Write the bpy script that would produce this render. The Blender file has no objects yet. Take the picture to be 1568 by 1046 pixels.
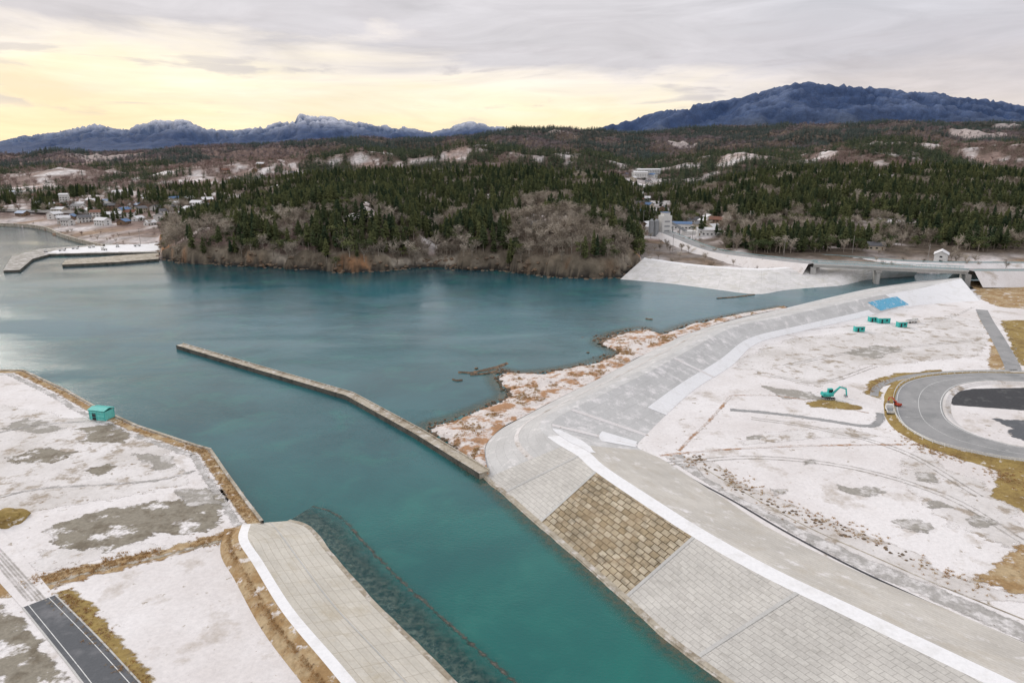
import bpy, bmesh, math, random
import numpy as np
from mathutils import Vector, noise, Matrix
random.seed(7); np.random.seed(3)
rnd=random.random
def U(a,b): return a+(b-a)*rnd()
H=75.0; TH=math.radians(15.16); F=1059.0
ST,CT=math.sin(TH),math.cos(TH)
# ---- survey helper: sight line from the drone position intersected with the level plane z ----
def G(u,v,z=0.0):
    cx=(u-784)/F; cy=(522.5-v)/F
    dy=CT+cy*ST; dz=-ST+cy*CT
    t=(H-z)/(-dz)
    return Vector((cx*t,dy*t,z))
scene=bpy.context.scene
def link(o): scene.collection.objects.link(o); return o
def cat(pts,n=6):
    P=[pts[0]*2-pts[1]]+list(pts)+[pts[-1]*2-pts[-2]]
    out=[]
    for i in range(1,len(P)-2):
        p0,p1,p2,p3=P[i-1:i+3]
        for k in range(n):
            t=k/n
            out.append(0.5*((2*p1)+(p2-p0)*t+(2*p0-5*p1+4*p2-p3)*t*t+(3*p1-p0-3*p2+p3)*t**3))
    out.append(P[-2].copy()); return out
def lin(pts,n=6):
    out=[]
    for a,b in zip(pts[:-1],pts[1:]):
        for k in range(n): out.append(a.lerp(b,k/n))
    out.append(pts[-1].copy()); return out

# ================= materials =================
def newmat(name):
    m=bpy.data.materials.new(name); m.use_nodes=True
    nt=m.node_tree; b=nt.nodes['Principled BSDF']
    b.inputs['Specular IOR Level'].default_value=0.2
    return m,nt,b
def N(nt,t,**k):
    n=nt.nodes.new(t)
    for a,v in k.items(): setattr(n,a,v)
    return n
def noi(nt,vec,scale,detail=4,rough=0.6,dist=0):
    n=N(nt,'ShaderNodeTexNoise'); n.inputs['Scale'].default_value=scale
    n.inputs['Detail'].default_value=detail; n.inputs['Roughness'].default_value=rough
    n.inputs['Distortion'].default_value=dist
    nt.links.new(vec,n.inputs['Vector']); return n.outputs['Fac']
def mr(nt,val,a,b,c=0,d=1,smooth=False):
    n=N(nt,'ShaderNodeMapRange'); n.clamp=True
    if smooth: n.interpolation_type='SMOOTHSTEP'
    for k,x in zip(('From Min','From Max','To Min','To Max'),(a,b,c,d)): n.inputs[k].default_value=x
    nt.links.new(val,n.inputs['Value']); return n.outputs['Result']
def mixc(nt,fac,a,b,mode='MIX'):
    n=N(nt,'ShaderNodeMix',data_type='RGBA',blend_type=mode)
    for s,x in ((n.inputs[0],fac),(n.inputs[6],a),(n.inputs[7],b)):
        if isinstance(x,(int,float)): s.default_value=x
        elif isinstance(x,tuple): s.default_value=(*x[:3],1)
        else: nt.links.new(x,s)
    return n.outputs[2]
def comb(nt,v):
    n=N(nt,'ShaderNodeCombineColor')
    for i in range(3): nt.links.new(v,n.inputs[i])
    return n.outputs[0]
def math2(nt,op,a,b):
    n=N(nt,'ShaderNodeMath',operation=op)
    for i,x in enumerate((a,b)):
        if isinstance(x,(int,float)): n.inputs[i].default_value=x
        else: nt.links.new(x,n.inputs[i])
    return n.outputs[0]
def bump(nt,b,h,strength,dist=0.1):
    n=N(nt,'ShaderNodeBump'); n.inputs['Strength'].default_value=strength; n.inputs['Distance'].default_value=dist
    nt.links.new(h,n.inputs['Height']); nt.links.new(n.outputs[0],b.inputs['Normal'])
def pos(nt,stretch=(1,1,1),rot=0):
    t=N(nt,'ShaderNodeTexCoord'); m=N(nt,'ShaderNodeMapping')
    m.inputs['Scale'].default_value=stretch; m.inputs['Rotation'].default_value=(0,0,rot)
    nt.links.new(t.outputs['Object'],m.inputs[0]); return m.outputs[0]
def ground(name,c1,layers,fine=(1.3,.8,1.12),rough=.92,bs=.35,bscale=.8,stretch=(1,1,1),rot=0):
    m,nt,b=newmat(name); p=pos(nt,stretch,rot); c=c1
    for (col,sc,lo,hi) in layers: c=mixc(nt,mr(nt,noi(nt,p,sc,6,.66),lo,hi),c,col)
    f=noi(nt,p,fine[0],3,.7)
    c=mixc(nt,1.0,c,comb(nt,mr(nt,f,.3,.7,fine[1],fine[2])),'MULTIPLY')
    nt.links.new(c,b.inputs['Base Color']); b.inputs['Roughness'].default_value=rough
    bump(nt,b,noi(nt,p,bscale,4,.7),bs,.3); return m
SN=(.82,.785,.78)
m_snow=ground('snow_field',SN,[((.68,.63,.61),.03,.42,.70),((.50,.44,.385),.09,.56,.70),((.33,.27,.20),.45,.63,.71),((.40,.34,.28),1.3,.66,.72)],fine=(1.6,.90,1.06))
m_snow2=ground('snow_field_dusted',(.78,.745,.735),[((.60,.56,.53),.05,.4,.66),((.40,.34,.28),.22,.53,.64),((.24,.18,.12),.7,.62,.70)],fine=(1.6,.86,1.08))
m_snowpure=ground('fresh_snow',(.88,.87,.88),[((.72,.70,.68),.25,.5,.8)],fine=(1.6,.93,1.04))
m_mud=ground('muddy_ground',(.29,.26,.21),[(SN,.16,.54,.60),((.19,.16,.12),.3,.5,.66)])
m_mud2=ground('wet_ground',(.36,.335,.30),[((.62,.59,.57),.3,.50,.60)])
m_grass=ground('dry_grass_ground',(.36,.23,.11),[((.50,.38,.23),.25,.45,.6),((.72,.67,.63),.35,.57,.64),((.18,.12,.07),.8,.58,.7)],bs=.8)
m_gold=ground('golden_grass_ground',(.35,.25,.09),[((.24,.16,.06),.2,.45,.65),((.66,.60,.52),.5,.60,.67)],bs=.8)
m_beach=ground('shore_ground',(.74,.68,.65),[((.44,.25,.14),.16,.49,.57),((.24,.16,.11),.5,.60,.68)],bs=.9)
m_asph=ground('asphalt',(.12,.125,.135),[((.20,.20,.21),.2,.5,.7)],fine=(3,.9,1.1),bs=.05)
m_asph2=ground('pale_asphalt',(.34,.335,.335),[((.26,.26,.26),.12,.45,.65),((.5,.49,.48),.4,.6,.75)],fine=(3,.93,1.06),bs=.05)
m_darkasph=ground('dark_asphalt',(.065,.065,.07),[((.13,.13,.13),.3,.55,.7)],bs=.05)
m_gravel=ground('gravel_track',(.42,.40,.38),[((.72,.69,.68),.3,.46,.6),((.26,.23,.2),.7,.6,.7)])
m_rock=ground('rock',(.17,.13,.095),[((.30,.20,.13),.5,.47,.6),((.06,.05,.04),1.2,.55,.65)],bs=1)
m_line=ground('road_paint',(.75,.75,.73),[((.45,.45,.45),.6,.6,.7)],bs=0.02)
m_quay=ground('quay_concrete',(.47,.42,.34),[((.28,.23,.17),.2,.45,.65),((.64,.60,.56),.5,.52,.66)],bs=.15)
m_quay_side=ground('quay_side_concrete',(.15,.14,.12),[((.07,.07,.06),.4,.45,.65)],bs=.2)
m_tarp=ground('blue_tarp',(.16,.46,.66),[((.50,.62,.72),.5,.54,.62)],bs=.6)
def feather(mat,amp,sc):
    m=mat.copy(); m.name=mat.name+'_edge'; nt=m.node_tree; b=nt.nodes['Principled BSDF']; p=pos(nt,(1,1.5,1),.25)
    at=N(nt,'ShaderNodeUVMap'); s=N(nt,'ShaderNodeSeparateXYZ'); nt.links.new(at.outputs[0],s.inputs[0])
    n=math2(nt,'MULTIPLY',math2(nt,'SUBTRACT',noi(nt,p,sc,7,.68),.5),amp*4)
    a=mr(nt,math2(nt,'ADD',s.outputs[0],n),-.25,.35)
    tr=N(nt,'ShaderNodeBsdfTransparent'); mx=N(nt,'ShaderNodeMixShader')
    nt.links.new(a,mx.inputs[0]); nt.links.new(tr.outputs[0],mx.inputs[1]); nt.links.new(b.outputs[0],mx.inputs[2]); nt.links.new(mx.outputs[0],nt.nodes['Material Output'].inputs[0])
    return m
_fc={}
def concrete(name,c1,c2,mort,bw,bh,ms,stain=.75,off=.5,snow=0,slots=False,bias=0,stc=None,sb=-.55):
    m,nt,b=newmat(name); t=N(nt,'ShaderNodeTexCoord'); br=N(nt,'ShaderNodeTexBrick')
    nt.links.new(t.outputs['UV'],br.inputs['Vector'])
    br.offset=off; br.inputs['Scale'].default_value=1; br.inputs['Brick Width'].default_value=bw
    br.inputs['Row Height'].default_value=bh; br.inputs['Mortar Size'].default_value=ms; br.inputs['Mortar Smooth'].default_value=.3
    for k,c in (('Color1',c1),('Color2',c2),('Mortar',mort)): br.inputs[k].default_value=(*c,1)
    c=br.outputs['Color']; p=pos(nt)
    if slots:
        br2=N(nt,'ShaderNodeTexBrick'); nt.links.new(t.outputs['UV'],br2.inputs['Vector'])
        br2.offset=.5; br2.inputs['Scale'].default_value=1; br2.inputs['Brick Width'].default_value=bw*.8
        br2.inputs['Row Height'].default_value=bh*.5; br2.inputs['Mortar Size'].default_value=ms*.5
        br2.inputs['Color1'].default_value=(1,1,1,1); br2.inputs['Color2'].default_value=(slots,slots*.97,slots*.92,1); br2.inputs['Mortar'].default_value=(.95,.94,.92,1); br2.inputs['Bias'].default_value=sb
        c=mixc(nt,mr(nt,noi(nt,p,.08,4,.6),.35,.6,.35,1),c,br2.outputs['Color'],'MULTIPLY')
    c=mixc(nt,1.0,c,comb(nt,mr(nt,noi(nt,p,.10,5,.65),.3,.7,stain,1.10)),'MULTIPLY')
    if stc: c=mixc(nt,mr(nt,noi(nt,p,.16,6,.7,.4),.5,.68,0,.8),c,stc)
    if snow: c=mixc(nt,mr(nt,noi(nt,p,.25,6,.7),.62-snow,.75-snow*.6),c,SN)
    c=mixc(nt,1.0,c,comb(nt,mr(nt,noi(nt,p,2.5,3,.7),.3,.7,.9,1.08)),'MULTIPLY')
    nt.links.new(c,b.inputs['Base Color']); b.inputs['Roughness'].default_value=.85
    bump(nt,b,br.outputs['Fac'],-.4,.1); return m
m_c_new=concrete('block_revetment',(.63,.605,.565),(.57,.545,.51),(.43,.41,.38),2.0,1.0,.06,.86,slots=.55,sb=-.7)
m_c_old=concrete('weathered_block_revetment',(.64,.56,.43),(.40,.315,.20),(.15,.105,.06),1.9,1.25,.10,.65,slots=.25,stc=(.36,.27,.17),sb=-.3)
m_c_sea=concrete('sea_levee_concrete',(.57,.56,.55),(.54,.53,.52),(.47,.46,.45),6,2.2,.06,.9,snow=.07,off=0)
m_c_in=concrete('landside_slope_concrete',(.62,.585,.535),(.58,.545,.495),(.48,.44,.39),40,1.1,.06,.85,snow=.06,off=.3,stc=(.52,.47,.40))
m_c_in2=concrete('landside_slope_panels',(.59,.58,.57),(.56,.55,.54),(.48,.47,.46),9,3.0,.07,.88,snow=.11,off=0)
m_c_left=concrete('left_revetment',(.66,.62,.55),(.61,.57,.50),(.44,.39,.32),4.4,1.5,.05,.85,off=0,stc=(.50,.44,.34),slots=.85,sb=-.8)
m_c_far=concrete('far_revetment',(.72,.70,.68),(.68,.66,.64),(.55,.53,.51),12,4,.12,.88,snow=.14,off=0,stc=(.56,.53,.46))
m_conc=concrete('plain_concrete',(.56,.55,.53),(.53,.52,.50),(.45,.44,.42),8,3,.04,.85)

def simple(name,c,rough=.6,var=.15,metal=0,scale=1.5):
    m,nt,b=newmat(name); p=pos(nt)
    nt.links.new(mixc(nt,1.0,c,comb(nt,mr(nt,noi(nt,p,scale,4),.3,.7,1-var,1+var)),'MULTIPLY'),b.inputs['Base Color'])
    b.inputs['Roughness'].default_value=rough; b.inputs['Metallic'].default_value=metal; return m
m_teal=simple('teal_paint',(.06,.46,.42),.5); m_white=simple('white_wall',(.68,.67,.65),.7)
m_cream=simple('cream_wall',(.5,.44,.35),.8); m_brownw=simple('brown_wall',(.22,.15,.1),.8)
m_dark=simple('dark_glass',(.03,.035,.04),.2); m_rub=simple('black_rubber',(.03,.03,.03),.8)
m_rooflist=[simple('grey_roof',(.13,.13,.14),.6),simple('snowy_roof',(.74,.73,.74),.8),simple('blue_roof',(.10,.18,.33),.5),simple('rust_roof',(.2,.09,.06),.6)]
m_steel=simple('grey_steel',(.3,.31,.32),.5); m_rail=simple('pale_teal_rail',(.32,.50,.52),.5)
m_red=simple('red_paint',(.42,.06,.03),.5); m_wood=simple('pole_concrete',(.3,.28,.26),.8)

# ================= mesh helpers =================
def mesh_obj(name,verts,faces,mats,fm=None,uvs=None,smooth=False):
    me=bpy.data.meshes.new(name); me.from_pydata([tuple(v) for v in verts],[],faces)
    for m in (mats if isinstance(mats,list) else [mats]): me.materials.append(m)
    if fm: me.polygons.foreach_set('material_index',fm)
    if uvs:
        l=me.uv_layers.new(name='UVMap'); idx=np.empty(len(me.loops),dtype=np.int32); me.loops.foreach_get('vertex_index',idx)
        a=np.array(uvs,dtype=np.float32)[idx].ravel(); l.data.foreach_set('uv',a)
    if smooth: me.polygons.foreach_set('use_smooth',[True]*len(me.polygons))
    me.update(); return link(bpy.data.objects.new(name,me))
def strip(name,A,B,mat,nx=4,bend=0,ripple=0,rgh=0):
    n=len(A); V=[];UV=[];L=0
    for i in range(n):
        if i: L+=((A[i]-A[i-1]).length+(B[i]-B[i-1]).length)/2
        W=(A[i]-B[i]).length
        for k in range(nx+1):
            t=k/nx; p=A[i].lerp(B[i],t)
            if bend: p.z+=bend*math.sin(math.pi*t)
            if ripple and 0<k<nx: p.z+=ripple*noise.fractal(p*.15,1,2,3)
            if rgh and k in(0,): p+=Vector((noise.noise(p*.4),noise.noise(p*.4+Vector((9,0,0))),0))*rgh
            V.append(p);UV.append((L,W*t))
    Fc=[(i*(nx+1)+k,i*(nx+1)+k+1,(i+1)*(nx+1)+k+1,(i+1)*(nx+1)+k) for i in range(n-1) for k in range(nx)]
    o=mesh_obj(name,V,Fc,mat,uvs=UV); fixup(o); return o
def fixup(o):
    me=o.data; 
    s=sum(p.normal.z*p.area for p in me.polygons)
    if s<0: me.flip_normals()
def perp2(P,i):
    a=P[max(0,i-1)];b=P[min(len(P)-1,i+1)]; d=Vector((b.x-a.x,b.y-a.y,0)); d.normalize(); return Vector((d.y,-d.x,0))
def ribbon(name,P,prof,mats,fm=None,jit=0,cap=False):
    n=len(P);k=len(prof);V=[];UV=[];L=0
    for i,p in enumerate(P):
        if i: L+=(P[i]-P[i-1]).length
        r=perp2(P,i); w=0
        for j,(o,z) in enumerate(prof):
            oo=o
            if jit: oo=o*(1+jit*noise.noise(Vector((p.x*.35,p.y*.35,o*3))))
            q=p+r*oo; q.z=p.z+z
            if j: w+=math.hypot(prof[j][0]-prof[j-1][0],prof[j][1]-prof[j-1][1])
            V.append(q);UV.append((L,w))
    Fc=[(i*k+j,i*k+j+1,(i+1)*k+j+1,(i+1)*k+j) for i in range(n-1) for j in range(k-1)]
    F2=[fm[j] if fm else 0 for i in range(n-1) for j in range(k-1)]
    if cap:
        Fc+= [tuple(range(k)),tuple((n-1)*k+j for j in range(k))]; F2+=[0,0]
    o=mesh_obj(name,V,Fc,mats,fm=F2,uvs=UV); fixup(o); return o
def softribbon(name,P,wd,z,mat,amp=.5):
    key=(mat.name,amp); 
    if key not in _fc: _fc[key]=feather(mat,amp,.5)
    offs=[-wd/2-amp,-wd/2,0,wd/2,wd/2+amp]; V=[];UV=[]
    for i,p in enumerate(P):
        r=perp2(P,i)
        for o in offs:
            q=p+r*o; q.z=p.z+z; V.append(q); UV.append((wd/2-abs(o),0))
    n=len(P); Fc=[(i*5+k,i*5+k+1,(i+1)*5+k+1,(i+1)*5+k) for i in range(n-1) for k in range(4)]
    o=mesh_obj(name,V,Fc,_fc[key],uvs=UV); fixup(o); return o
def sheet(name,poly,z,mat,skirt=0,side=None):
    V=[Vector((p.x,p.y,z)) for p in poly]; n=len(V); Fc=[tuple(range(n))]; fm=[0]
    if skirt:
        V+=[Vector((p.x,p.y,z-skirt)) for p in poly]
        for i in range(n): j=(i+1)%n; Fc.append((i,j,n+j,n+i)); fm.append(1)
    o=mesh_obj(name,V,Fc,[mat,side or mat],fm=fm); 
    if o.data.polygons[0].normal.z<0: o.data.flip_normals()
    return o
def pxs(L,z): return [G(u,v,z) for u,v in L]
def sdf(poly,px,py):
    ins=np.zeros(px.shape,bool); d=np.full(px.shape,1e9)
    for i in range(len(poly)):
        a=poly[i];b=poly[(i+1)%len(poly)]
        with np.errstate(divide='ignore',invalid='ignore'): xi=(b.x-a.x)*(py-a.y)/((b.y-a.y) if b.y!=a.y else 1e-9)+a.x
        ins^=((a.y>py)!=(b.y>py))&(px<xi)
        ab=np.array([b.x-a.x,b.y-a.y]); t=np.clip(((px-a.x)*ab[0]+(py-a.y)*ab[1])/max(ab@ab,1e-9),0,1)
        d=np.minimum(d,np.hypot(px-a.x-ab[0]*t,py-a.y-ab[1]*t))
    return np.where(ins,d,-d)
def softpatch(name,L,z,lay,mat,amp=2.0,sc=.12):
    poly=pxs(L,z); key=(mat.name,amp,sc)
    if key not in _fc: _fc[key]=feather(mat,amp,sc)
    x0,x1=min(p.x for p in poly)-amp,max(p.x for p in poly)+amp; y0,y1=min(p.y for p in poly)-amp,max(p.y for p in poly)+amp
    s=max((x1-x0),(y1-y0))/70; nx=max(3,int((x1-x0)/s)); ny=max(3,int((y1-y0)/s))
    xs=np.linspace(x0,x1,nx);yy=np.linspace(y0,y1,ny); XX,YY=np.meshgrid(xs,yy); D=sdf(poly,XX,YY)
    V=[(float(a),float(b),z+lay*.012) for a,b in zip(XX.ravel(),YY.ravel())]; UV=[(float(d),0.0) for d in np.clip(D,-amp*2-1,amp*2+1).ravel()]
    K=D>-amp*1.2-s; Fc=[]
    for j in range(ny-1):
        for i in range(nx-1):
            if K[j,i] or K[j+1,i+1] or K[j,i+1] or K[j+1,i]: a=j*nx+i; Fc.append((a,a+1,a+nx+1,a+nx))
    return mesh_obj(name,V,Fc,_fc[key],uvs=UV)
class B:
    def __init__(s,mats): s.bm=bmesh.new(); s.mats=mats
    def box(s,c,sz,mi=0,rot=None,bev=0):
        r=bmesh.ops.create_cube(s.bm,size=1); vs=r['verts']
        M=Matrix.Translation(c)@(rot or Matrix.Identity(4))@Matrix.Diagonal((*sz,1))
        bmesh.ops.transform(s.bm,matrix=M,verts=vs)
        fs=set(f for v in vs for f in v.link_faces)
        for f in fs: f.material_index=mi
        if bev: 
            r=bmesh.ops.bevel(s.bm,geom=list(set(e for f in fs for e in f.edges)),offset=bev,segments=2,affect='EDGES')
            for f in r['faces']: f.material_index=mi
    def cyl(s,c,r1,r2,h,mi=0,rot=None,seg=10):
        r=bmesh.ops.create_cone(s.bm,segments=seg,radius1=r1,radius2=r2,depth=h,cap_ends=True); vs=r['verts']
        bmesh.ops.transform(s.bm,matrix=Matrix.Translation(c)@(rot or Matrix.Identity(4)),verts=vs)
        for f in set(f for v in vs for f in v.link_faces): f.material_index=mi
    def poly(s,vs,mi=0):
        f=s.bm.faces.new([s.bm.verts.new(v) for v in vs]); f.material_index=mi
    def done(s,name,loc,rz=0,sc=1):
        me=bpy.data.meshes.new(name); s.bm.to_mesh(me); s.bm.free()
        for m in s.mats: me.materials.append(m)
        o=link(bpy.data.objects.new(name,me)); o.location=loc; o.rotation_euler=(0,0,rz); o.scale=(sc,)*3; return o
RY=lambda a:Matrix.Rotation(math.radians(a),4,'Y')
RX=lambda a:Matrix.Rotation(math.radians(a),4,'X')

# ================= world, sun, camera =================
w=bpy.data.worlds.new('World'); scene.world=w; w.use_nodes=True; nt=w.node_tree
bg=nt.nodes['Background']; sky=N(nt,'ShaderNodeTexSky'); sky.sky_type='NISHITA'; sky.sun_disc=False
SAZ=math.radians(-48); SEL=math.radians(24)
sky.sun_elevation=SEL; sky.sun_rotation=SAZ
tc=N(nt,'ShaderNodeTexCoord'); sp=N(nt,'ShaderNodeSeparateXYZ'); nt.links.new(tc.outputs['Generated'],sp.inputs[0])
mp=N(nt,'ShaderNodeMapping'); mp.inputs['Scale'].default_value=(1,1,6); nt.links.new(tc.outputs['Generated'],mp.inputs[0])
n1=noi(nt,mp.outputs[0],2.4,7,.58,.5); n2=noi(nt,mp.outputs[0],4.2,7,.6,.8)
e=math2(nt,'ADD',sp.outputs[2],mr(nt,n1,.3,.7,-.04,.04))
e=math2(nt,'ADD',e,math2(nt,'MULTIPLY',sp.outputs[0],.06))
def ramp(stops):
    r=N(nt,'ShaderNodeValToRGB'); nt.links.new(mr(nt,e,-.05,.45),r.inputs[0])
    els=r.color_ramp.elements
    while len(els)<len(stops): els.new(.5)
    for el,(p,c) in zip(els,stops): el.position=(p+.05)/.5; el.color=(*c,1)
    return r.outputs[0]
grey=ramp([(-.05,(.92,.76,.58)),(.03,(.84,.74,.66)),(.08,(.72,.655,.65)),(.14,(.63,.60,.635)),(.22,(.65,.64,.68)),(.45,(.90,.90,.93))])
warm=ramp([(-.05,(1,.78,.46)),(.03,(1,.85,.58)),(.075,(1,.90,.72)),(.11,(.88,.80,.73)),(.137,(.64,.605,.625)),(.45,(.90,.90,.93))])
dp=N(nt,'ShaderNodeVectorMath',operation='DOT_PRODUCT'); nt.links.new(tc.outputs['Generated'],dp.inputs[0])
ga=math.radians(-11); dp.inputs[1].default_value=(math.sin(ga),math.cos(ga),0)
cl=mixc(nt,mr(nt,dp.outputs['Value'],.80,.95,0,1,True),grey,warm)
cl=mixc(nt,1.0,cl,comb(nt,mr(nt,n2,.32,.68,.86,1.10)),'MULTIPLY')
n3=noi(nt,mp.outputs[0],7,6,.55,.4)
band=math2(nt,'MULTIPLY',mr(nt,n3,.55,.66,0,.6,True),mr(nt,sp.outputs[2],.035,.06,0,1))
cl=mixc(nt,math2(nt,'MULTIPLY',band,mr(nt,sp.outputs[2],.11,.15,1,.25)),cl,(.54,.50,.52))
sc=N(nt,'ShaderNodeVectorMath',operation='SCALE'); nt.links.new(cl,sc.inputs[0]); sc.inputs['Scale'].default_value=11
fin=mixc(nt,.93,sky.outputs[0],sc.outputs[0])
nt.links.new(fin,bg.inputs['Color']); bg.inputs['Strength'].default_value=.1
ld=bpy.data.lights.new('sun','SUN'); ld.energy=1.4; ld.angle=math.radians(22); ld.color=(1,.93,.84)
so=link(bpy.data.objects.new('sun',ld))
sd=Vector((math.sin(SAZ)*math.cos(SEL),math.cos(SAZ)*math.cos(SEL),math.sin(SEL)))
so.rotation_euler=sd.to_track_quat('Z','Y').to_euler(); so.location=(0,0,300)
cd=bpy.data.cameras.new('camera'); cam=link(bpy.data.objects.new('camera',cd)); cam.location=(0,0,H)
cam.rotation_euler=(math.pi/2-TH,0,0); cd.sensor_width=36; cd.lens=36*F/1568; cd.clip_end=40000; cd.clip_start=1
scene.camera=cam
scene.view_settings.view_transform='Standard'; scene.view_settings.look='None'; scene.view_settings.exposure=0

# ================= water and seabed =================
def watermat(name,alpha=False,c1=None,c2=None):
    m,nt,b=newmat(name); p=pos(nt); g=N(nt,'ShaderNodeTexCoord'); s=N(nt,'ShaderNodeSeparateXYZ'); nt.links.new(g.outputs['Object'],s.inputs[0])
    if not alpha:
        c=mixc(nt,mr(nt,s.outputs[1],80,190,0,1,True),(.008,.150,.125),(.030,.125,.142))
        c=mixc(nt,mr(nt,s.outputs[1],230,330,0,1,True),c,(.038,.140,.175))
        c=mixc(nt,mr(nt,s.outputs[1],385,465,0,1,True),c,(.008,.042,.058))  # dark band off the headland: deeper water plus hill reflection put into the colour
        c=mixc(nt,mr(nt,noi(nt,p,.018,5,.6,.5),.42,.66,0,.7),c,(.010,.064,.078))
        c=mixc(nt,mr(nt,noi(nt,p,.07,5,.6,.5),.52,.72,0,.45),c,(.03,.19,.16))
    else:
        c=mixc(nt,mr(nt,noi(nt,p,.9,4,.7),.42,.6),c1,c2)
    nt.links.new(c,b.inputs['Base Color']); b.inputs['Roughness'].default_value=.09; b.inputs['IOR'].default_value=1.33
    b.inputs['Specular IOR Level'].default_value=.5
    p2=pos(nt,(1,1.7,1),.5)
    h=math2(nt,'ADD',noi(nt,p2,1.1,4,.6),math2(nt,'MULTIPLY',noi(nt,p2,.14,3,.5),.8))
    bn=N(nt,'ShaderNodeBump'); bn.inputs['Distance'].default_value=.2; nt.links.new(h,bn.inputs['Height'])
    nt.links.new(mr(nt,noi(nt,pos(nt,(.5,1.6,1),.15),.02,4,.6,.6),.38,.62,.14,.60),bn.inputs['Strength']); nt.links.new(bn.outputs[0],b.inputs['Normal'])
    if alpha:
        at=N(nt,'ShaderNodeUVMap'); s2=N(nt,'ShaderNodeSeparateXYZ'); nt.links.new(at.outputs[0],s2.inputs[0])
        tr=N(nt,'ShaderNodeBsdfTransparent'); mx=N(nt,'ShaderNodeMixShader')
        f=math2(nt,'MULTIPLY',mr(nt,s2.outputs[1],0,1,.9,0,True),mr(nt,noi(nt,p,.35,5,.7),.3,.6,.35,1))
        nt.links.new(f,mx.inputs[0]); nt.links.new(tr.outputs[0],mx.inputs[1]); nt.links.new(b.outputs[0],mx.inputs[2])
        nt.links.new(mx.outputs[0],nt.nodes['Material Output'].inputs[0])
    return m
m_water=watermat('sea_water')
m_shl=watermat('shallow_riprap_water',True,(.012,.06,.062),(.10,.15,.13))
m_shr=watermat('shallow_shore_water',True,(.14,.12,.075),(.04,.10,.085))
mesh_obj('water',[(-3000,-400,0),(3000,-400,0),(3000,1500,0),(-3000,1500,0)],[(0,1,2,3)],m_water)
mesh_obj('seabed_ground',[(-16000,-3000,-8),(16000,-3000,-8),(16000,16000,-8),(-16000,16000,-8)],[(0,1,2,3)],m_rock)
def shallow(name,P,wd,mat,z=.012,side=1):
    n=len(P);V=[];UV=[];K=5
    for i,p in enumerate(P):
        r=perp2(P,i)*side
        for k in range(K+1):
            q=p+r*(wd*k/K); q.z=z; V.append(q); UV.append((i,k/K))
    Fc=[(i*(K+1)+k,i*(K+1)+k+1,(i+1)*(K+1)+k+1,(i+1)*(K+1)+k) for i in range(n-1) for k in range(K)]
    fixup(mesh_obj(name,V,Fc,mat,uvs=UV))

# ================= far terrain =================
us=np.linspace(-420,1990,640); ss=(us-784)/1075.0
ys=np.concatenate([np.arange(370,620,1.6),np.arange(620,1000,3.6),1000*1.011**np.arange(0,243)])
def zv(v,y): return 75+y*math.tan(math.atan((522-v)/F)-TH)
rows=[]
r560=[(-420,2),(0,2),(200,3),(245,6),(300,18),(400,24),(450,27),(480,34),(560,36),(620,28),(650,13),(668,9),(700,18),(780,24),(870,29),(940,22),(985,6),(1050,5),(1100,6),(1150,9),(1250,8),(1400,7),(1600,8),(1990,9)]
rows.append((370,r560)); rows.append((560,r560))
rows.append((700,[(-420,3),(0,4),(150,6),(250,8),(350,12),(450,26),(600,33),(700,32),(800,35),(930,31),(975,11),(1020,7),(1080,10),(1120,22),(1180,32),(1250,36),(1400,40),(1568,42),(1990,40)]))
rows.append((900,[(-420,10),(0,12),(100,18),(250,18),(350,26),(450,37),(600,45),(800,47),(940,38),(985,16),(1050,20),(1150,42),(1300,54),(1568,58),(1990,50)]))
rows.append((1050,[(-420,12),(0,14),(250,20),(350,24),(450,28),(600,32),(800,34),(940,30),(985,20),(1050,22),(1150,32),(1300,38),(1568,40),(1990,40)]))
rows.append((1380,[(-420,18),(0,30),(100,40),(170,34),(300,42),(450,54),(560,70),(640,64),(720,84),(800,74),(900,64),(985,38),(1060,52),(1130,74),(1230,66),(1330,92),(1450,80),(1568,92),(1990,80)]))
rows.append((1700,[(-420,20),(0,26),(200,34),(450,44),(600,50),(800,58),(1000,46),(1200,66),(1400,72),(1568,76),(1990,80)]))
rows.append((2150,[(-420,30),(0,48),(100,62),(200,54),(300,72),(450,80),(560,100),(660,90),(760,112),(850,100),(930,88),(1000,104),(1100,98),(1200,128),(1300,118),(1400,136),(1500,126),(1568,134),(1990,120)]))
rows.append((2550,[(-420,30),(0,36),(200,48),(450,70),(600,80),(800,105),(1000,100),(1200,120),(1400,128),(1568,130),(1990,120)]))
rows.append((3100,[(-420,50),(0,48),(200,64),(350,88),(500,116),(650,118),(740,138),(790,176),(830,160),(870,178),(905,158),(960,148),(1050,164),(1200,184),(1350,192),(1500,190),(1568,184),(1990,170)]))
rows.append((4300,[(-420,60),(0,60),(500,110),(800,160),(1000,190),(1200,215),(1568,215),(1990,190)]))
k_m=len(rows)-1
rows.append((6500,[(-420,100),(500,130),(800,200)]+[(u,zv(v,6500)) for u,v in [(905,201),(950,188),(1000,174),(1050,161),(1100,156),(1150,142),(1200,129),(1230,128),(1300,135),(1350,141),(1400,144),(1450,148),(1500,157),(1568,172),(1700,185),(1990,205)]]))
rows.append((9500,[(u,zv(v,9500)) for u,v in [(-420,235),(-150,228),(0,223),(50,211),(100,206),(150,195),(165,191),(200,198),(250,187),(300,186),(330,199),(370,203),(420,195),(470,178),(520,183),(560,189),(620,195),(660,205),(690,197),(730,187),(760,195),(790,202),(900,205),(1000,215),(1990,220)]]))
rows.append((14200,[(-420,0),(1990,0)]))
Pm=np.array([np.interp(us,[a for a,b in r],[b for a,b in r]) for _,r in rows]); ry=np.array([r[0] for r in rows],float)
Z=np.zeros((len(ys),len(us)))
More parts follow.
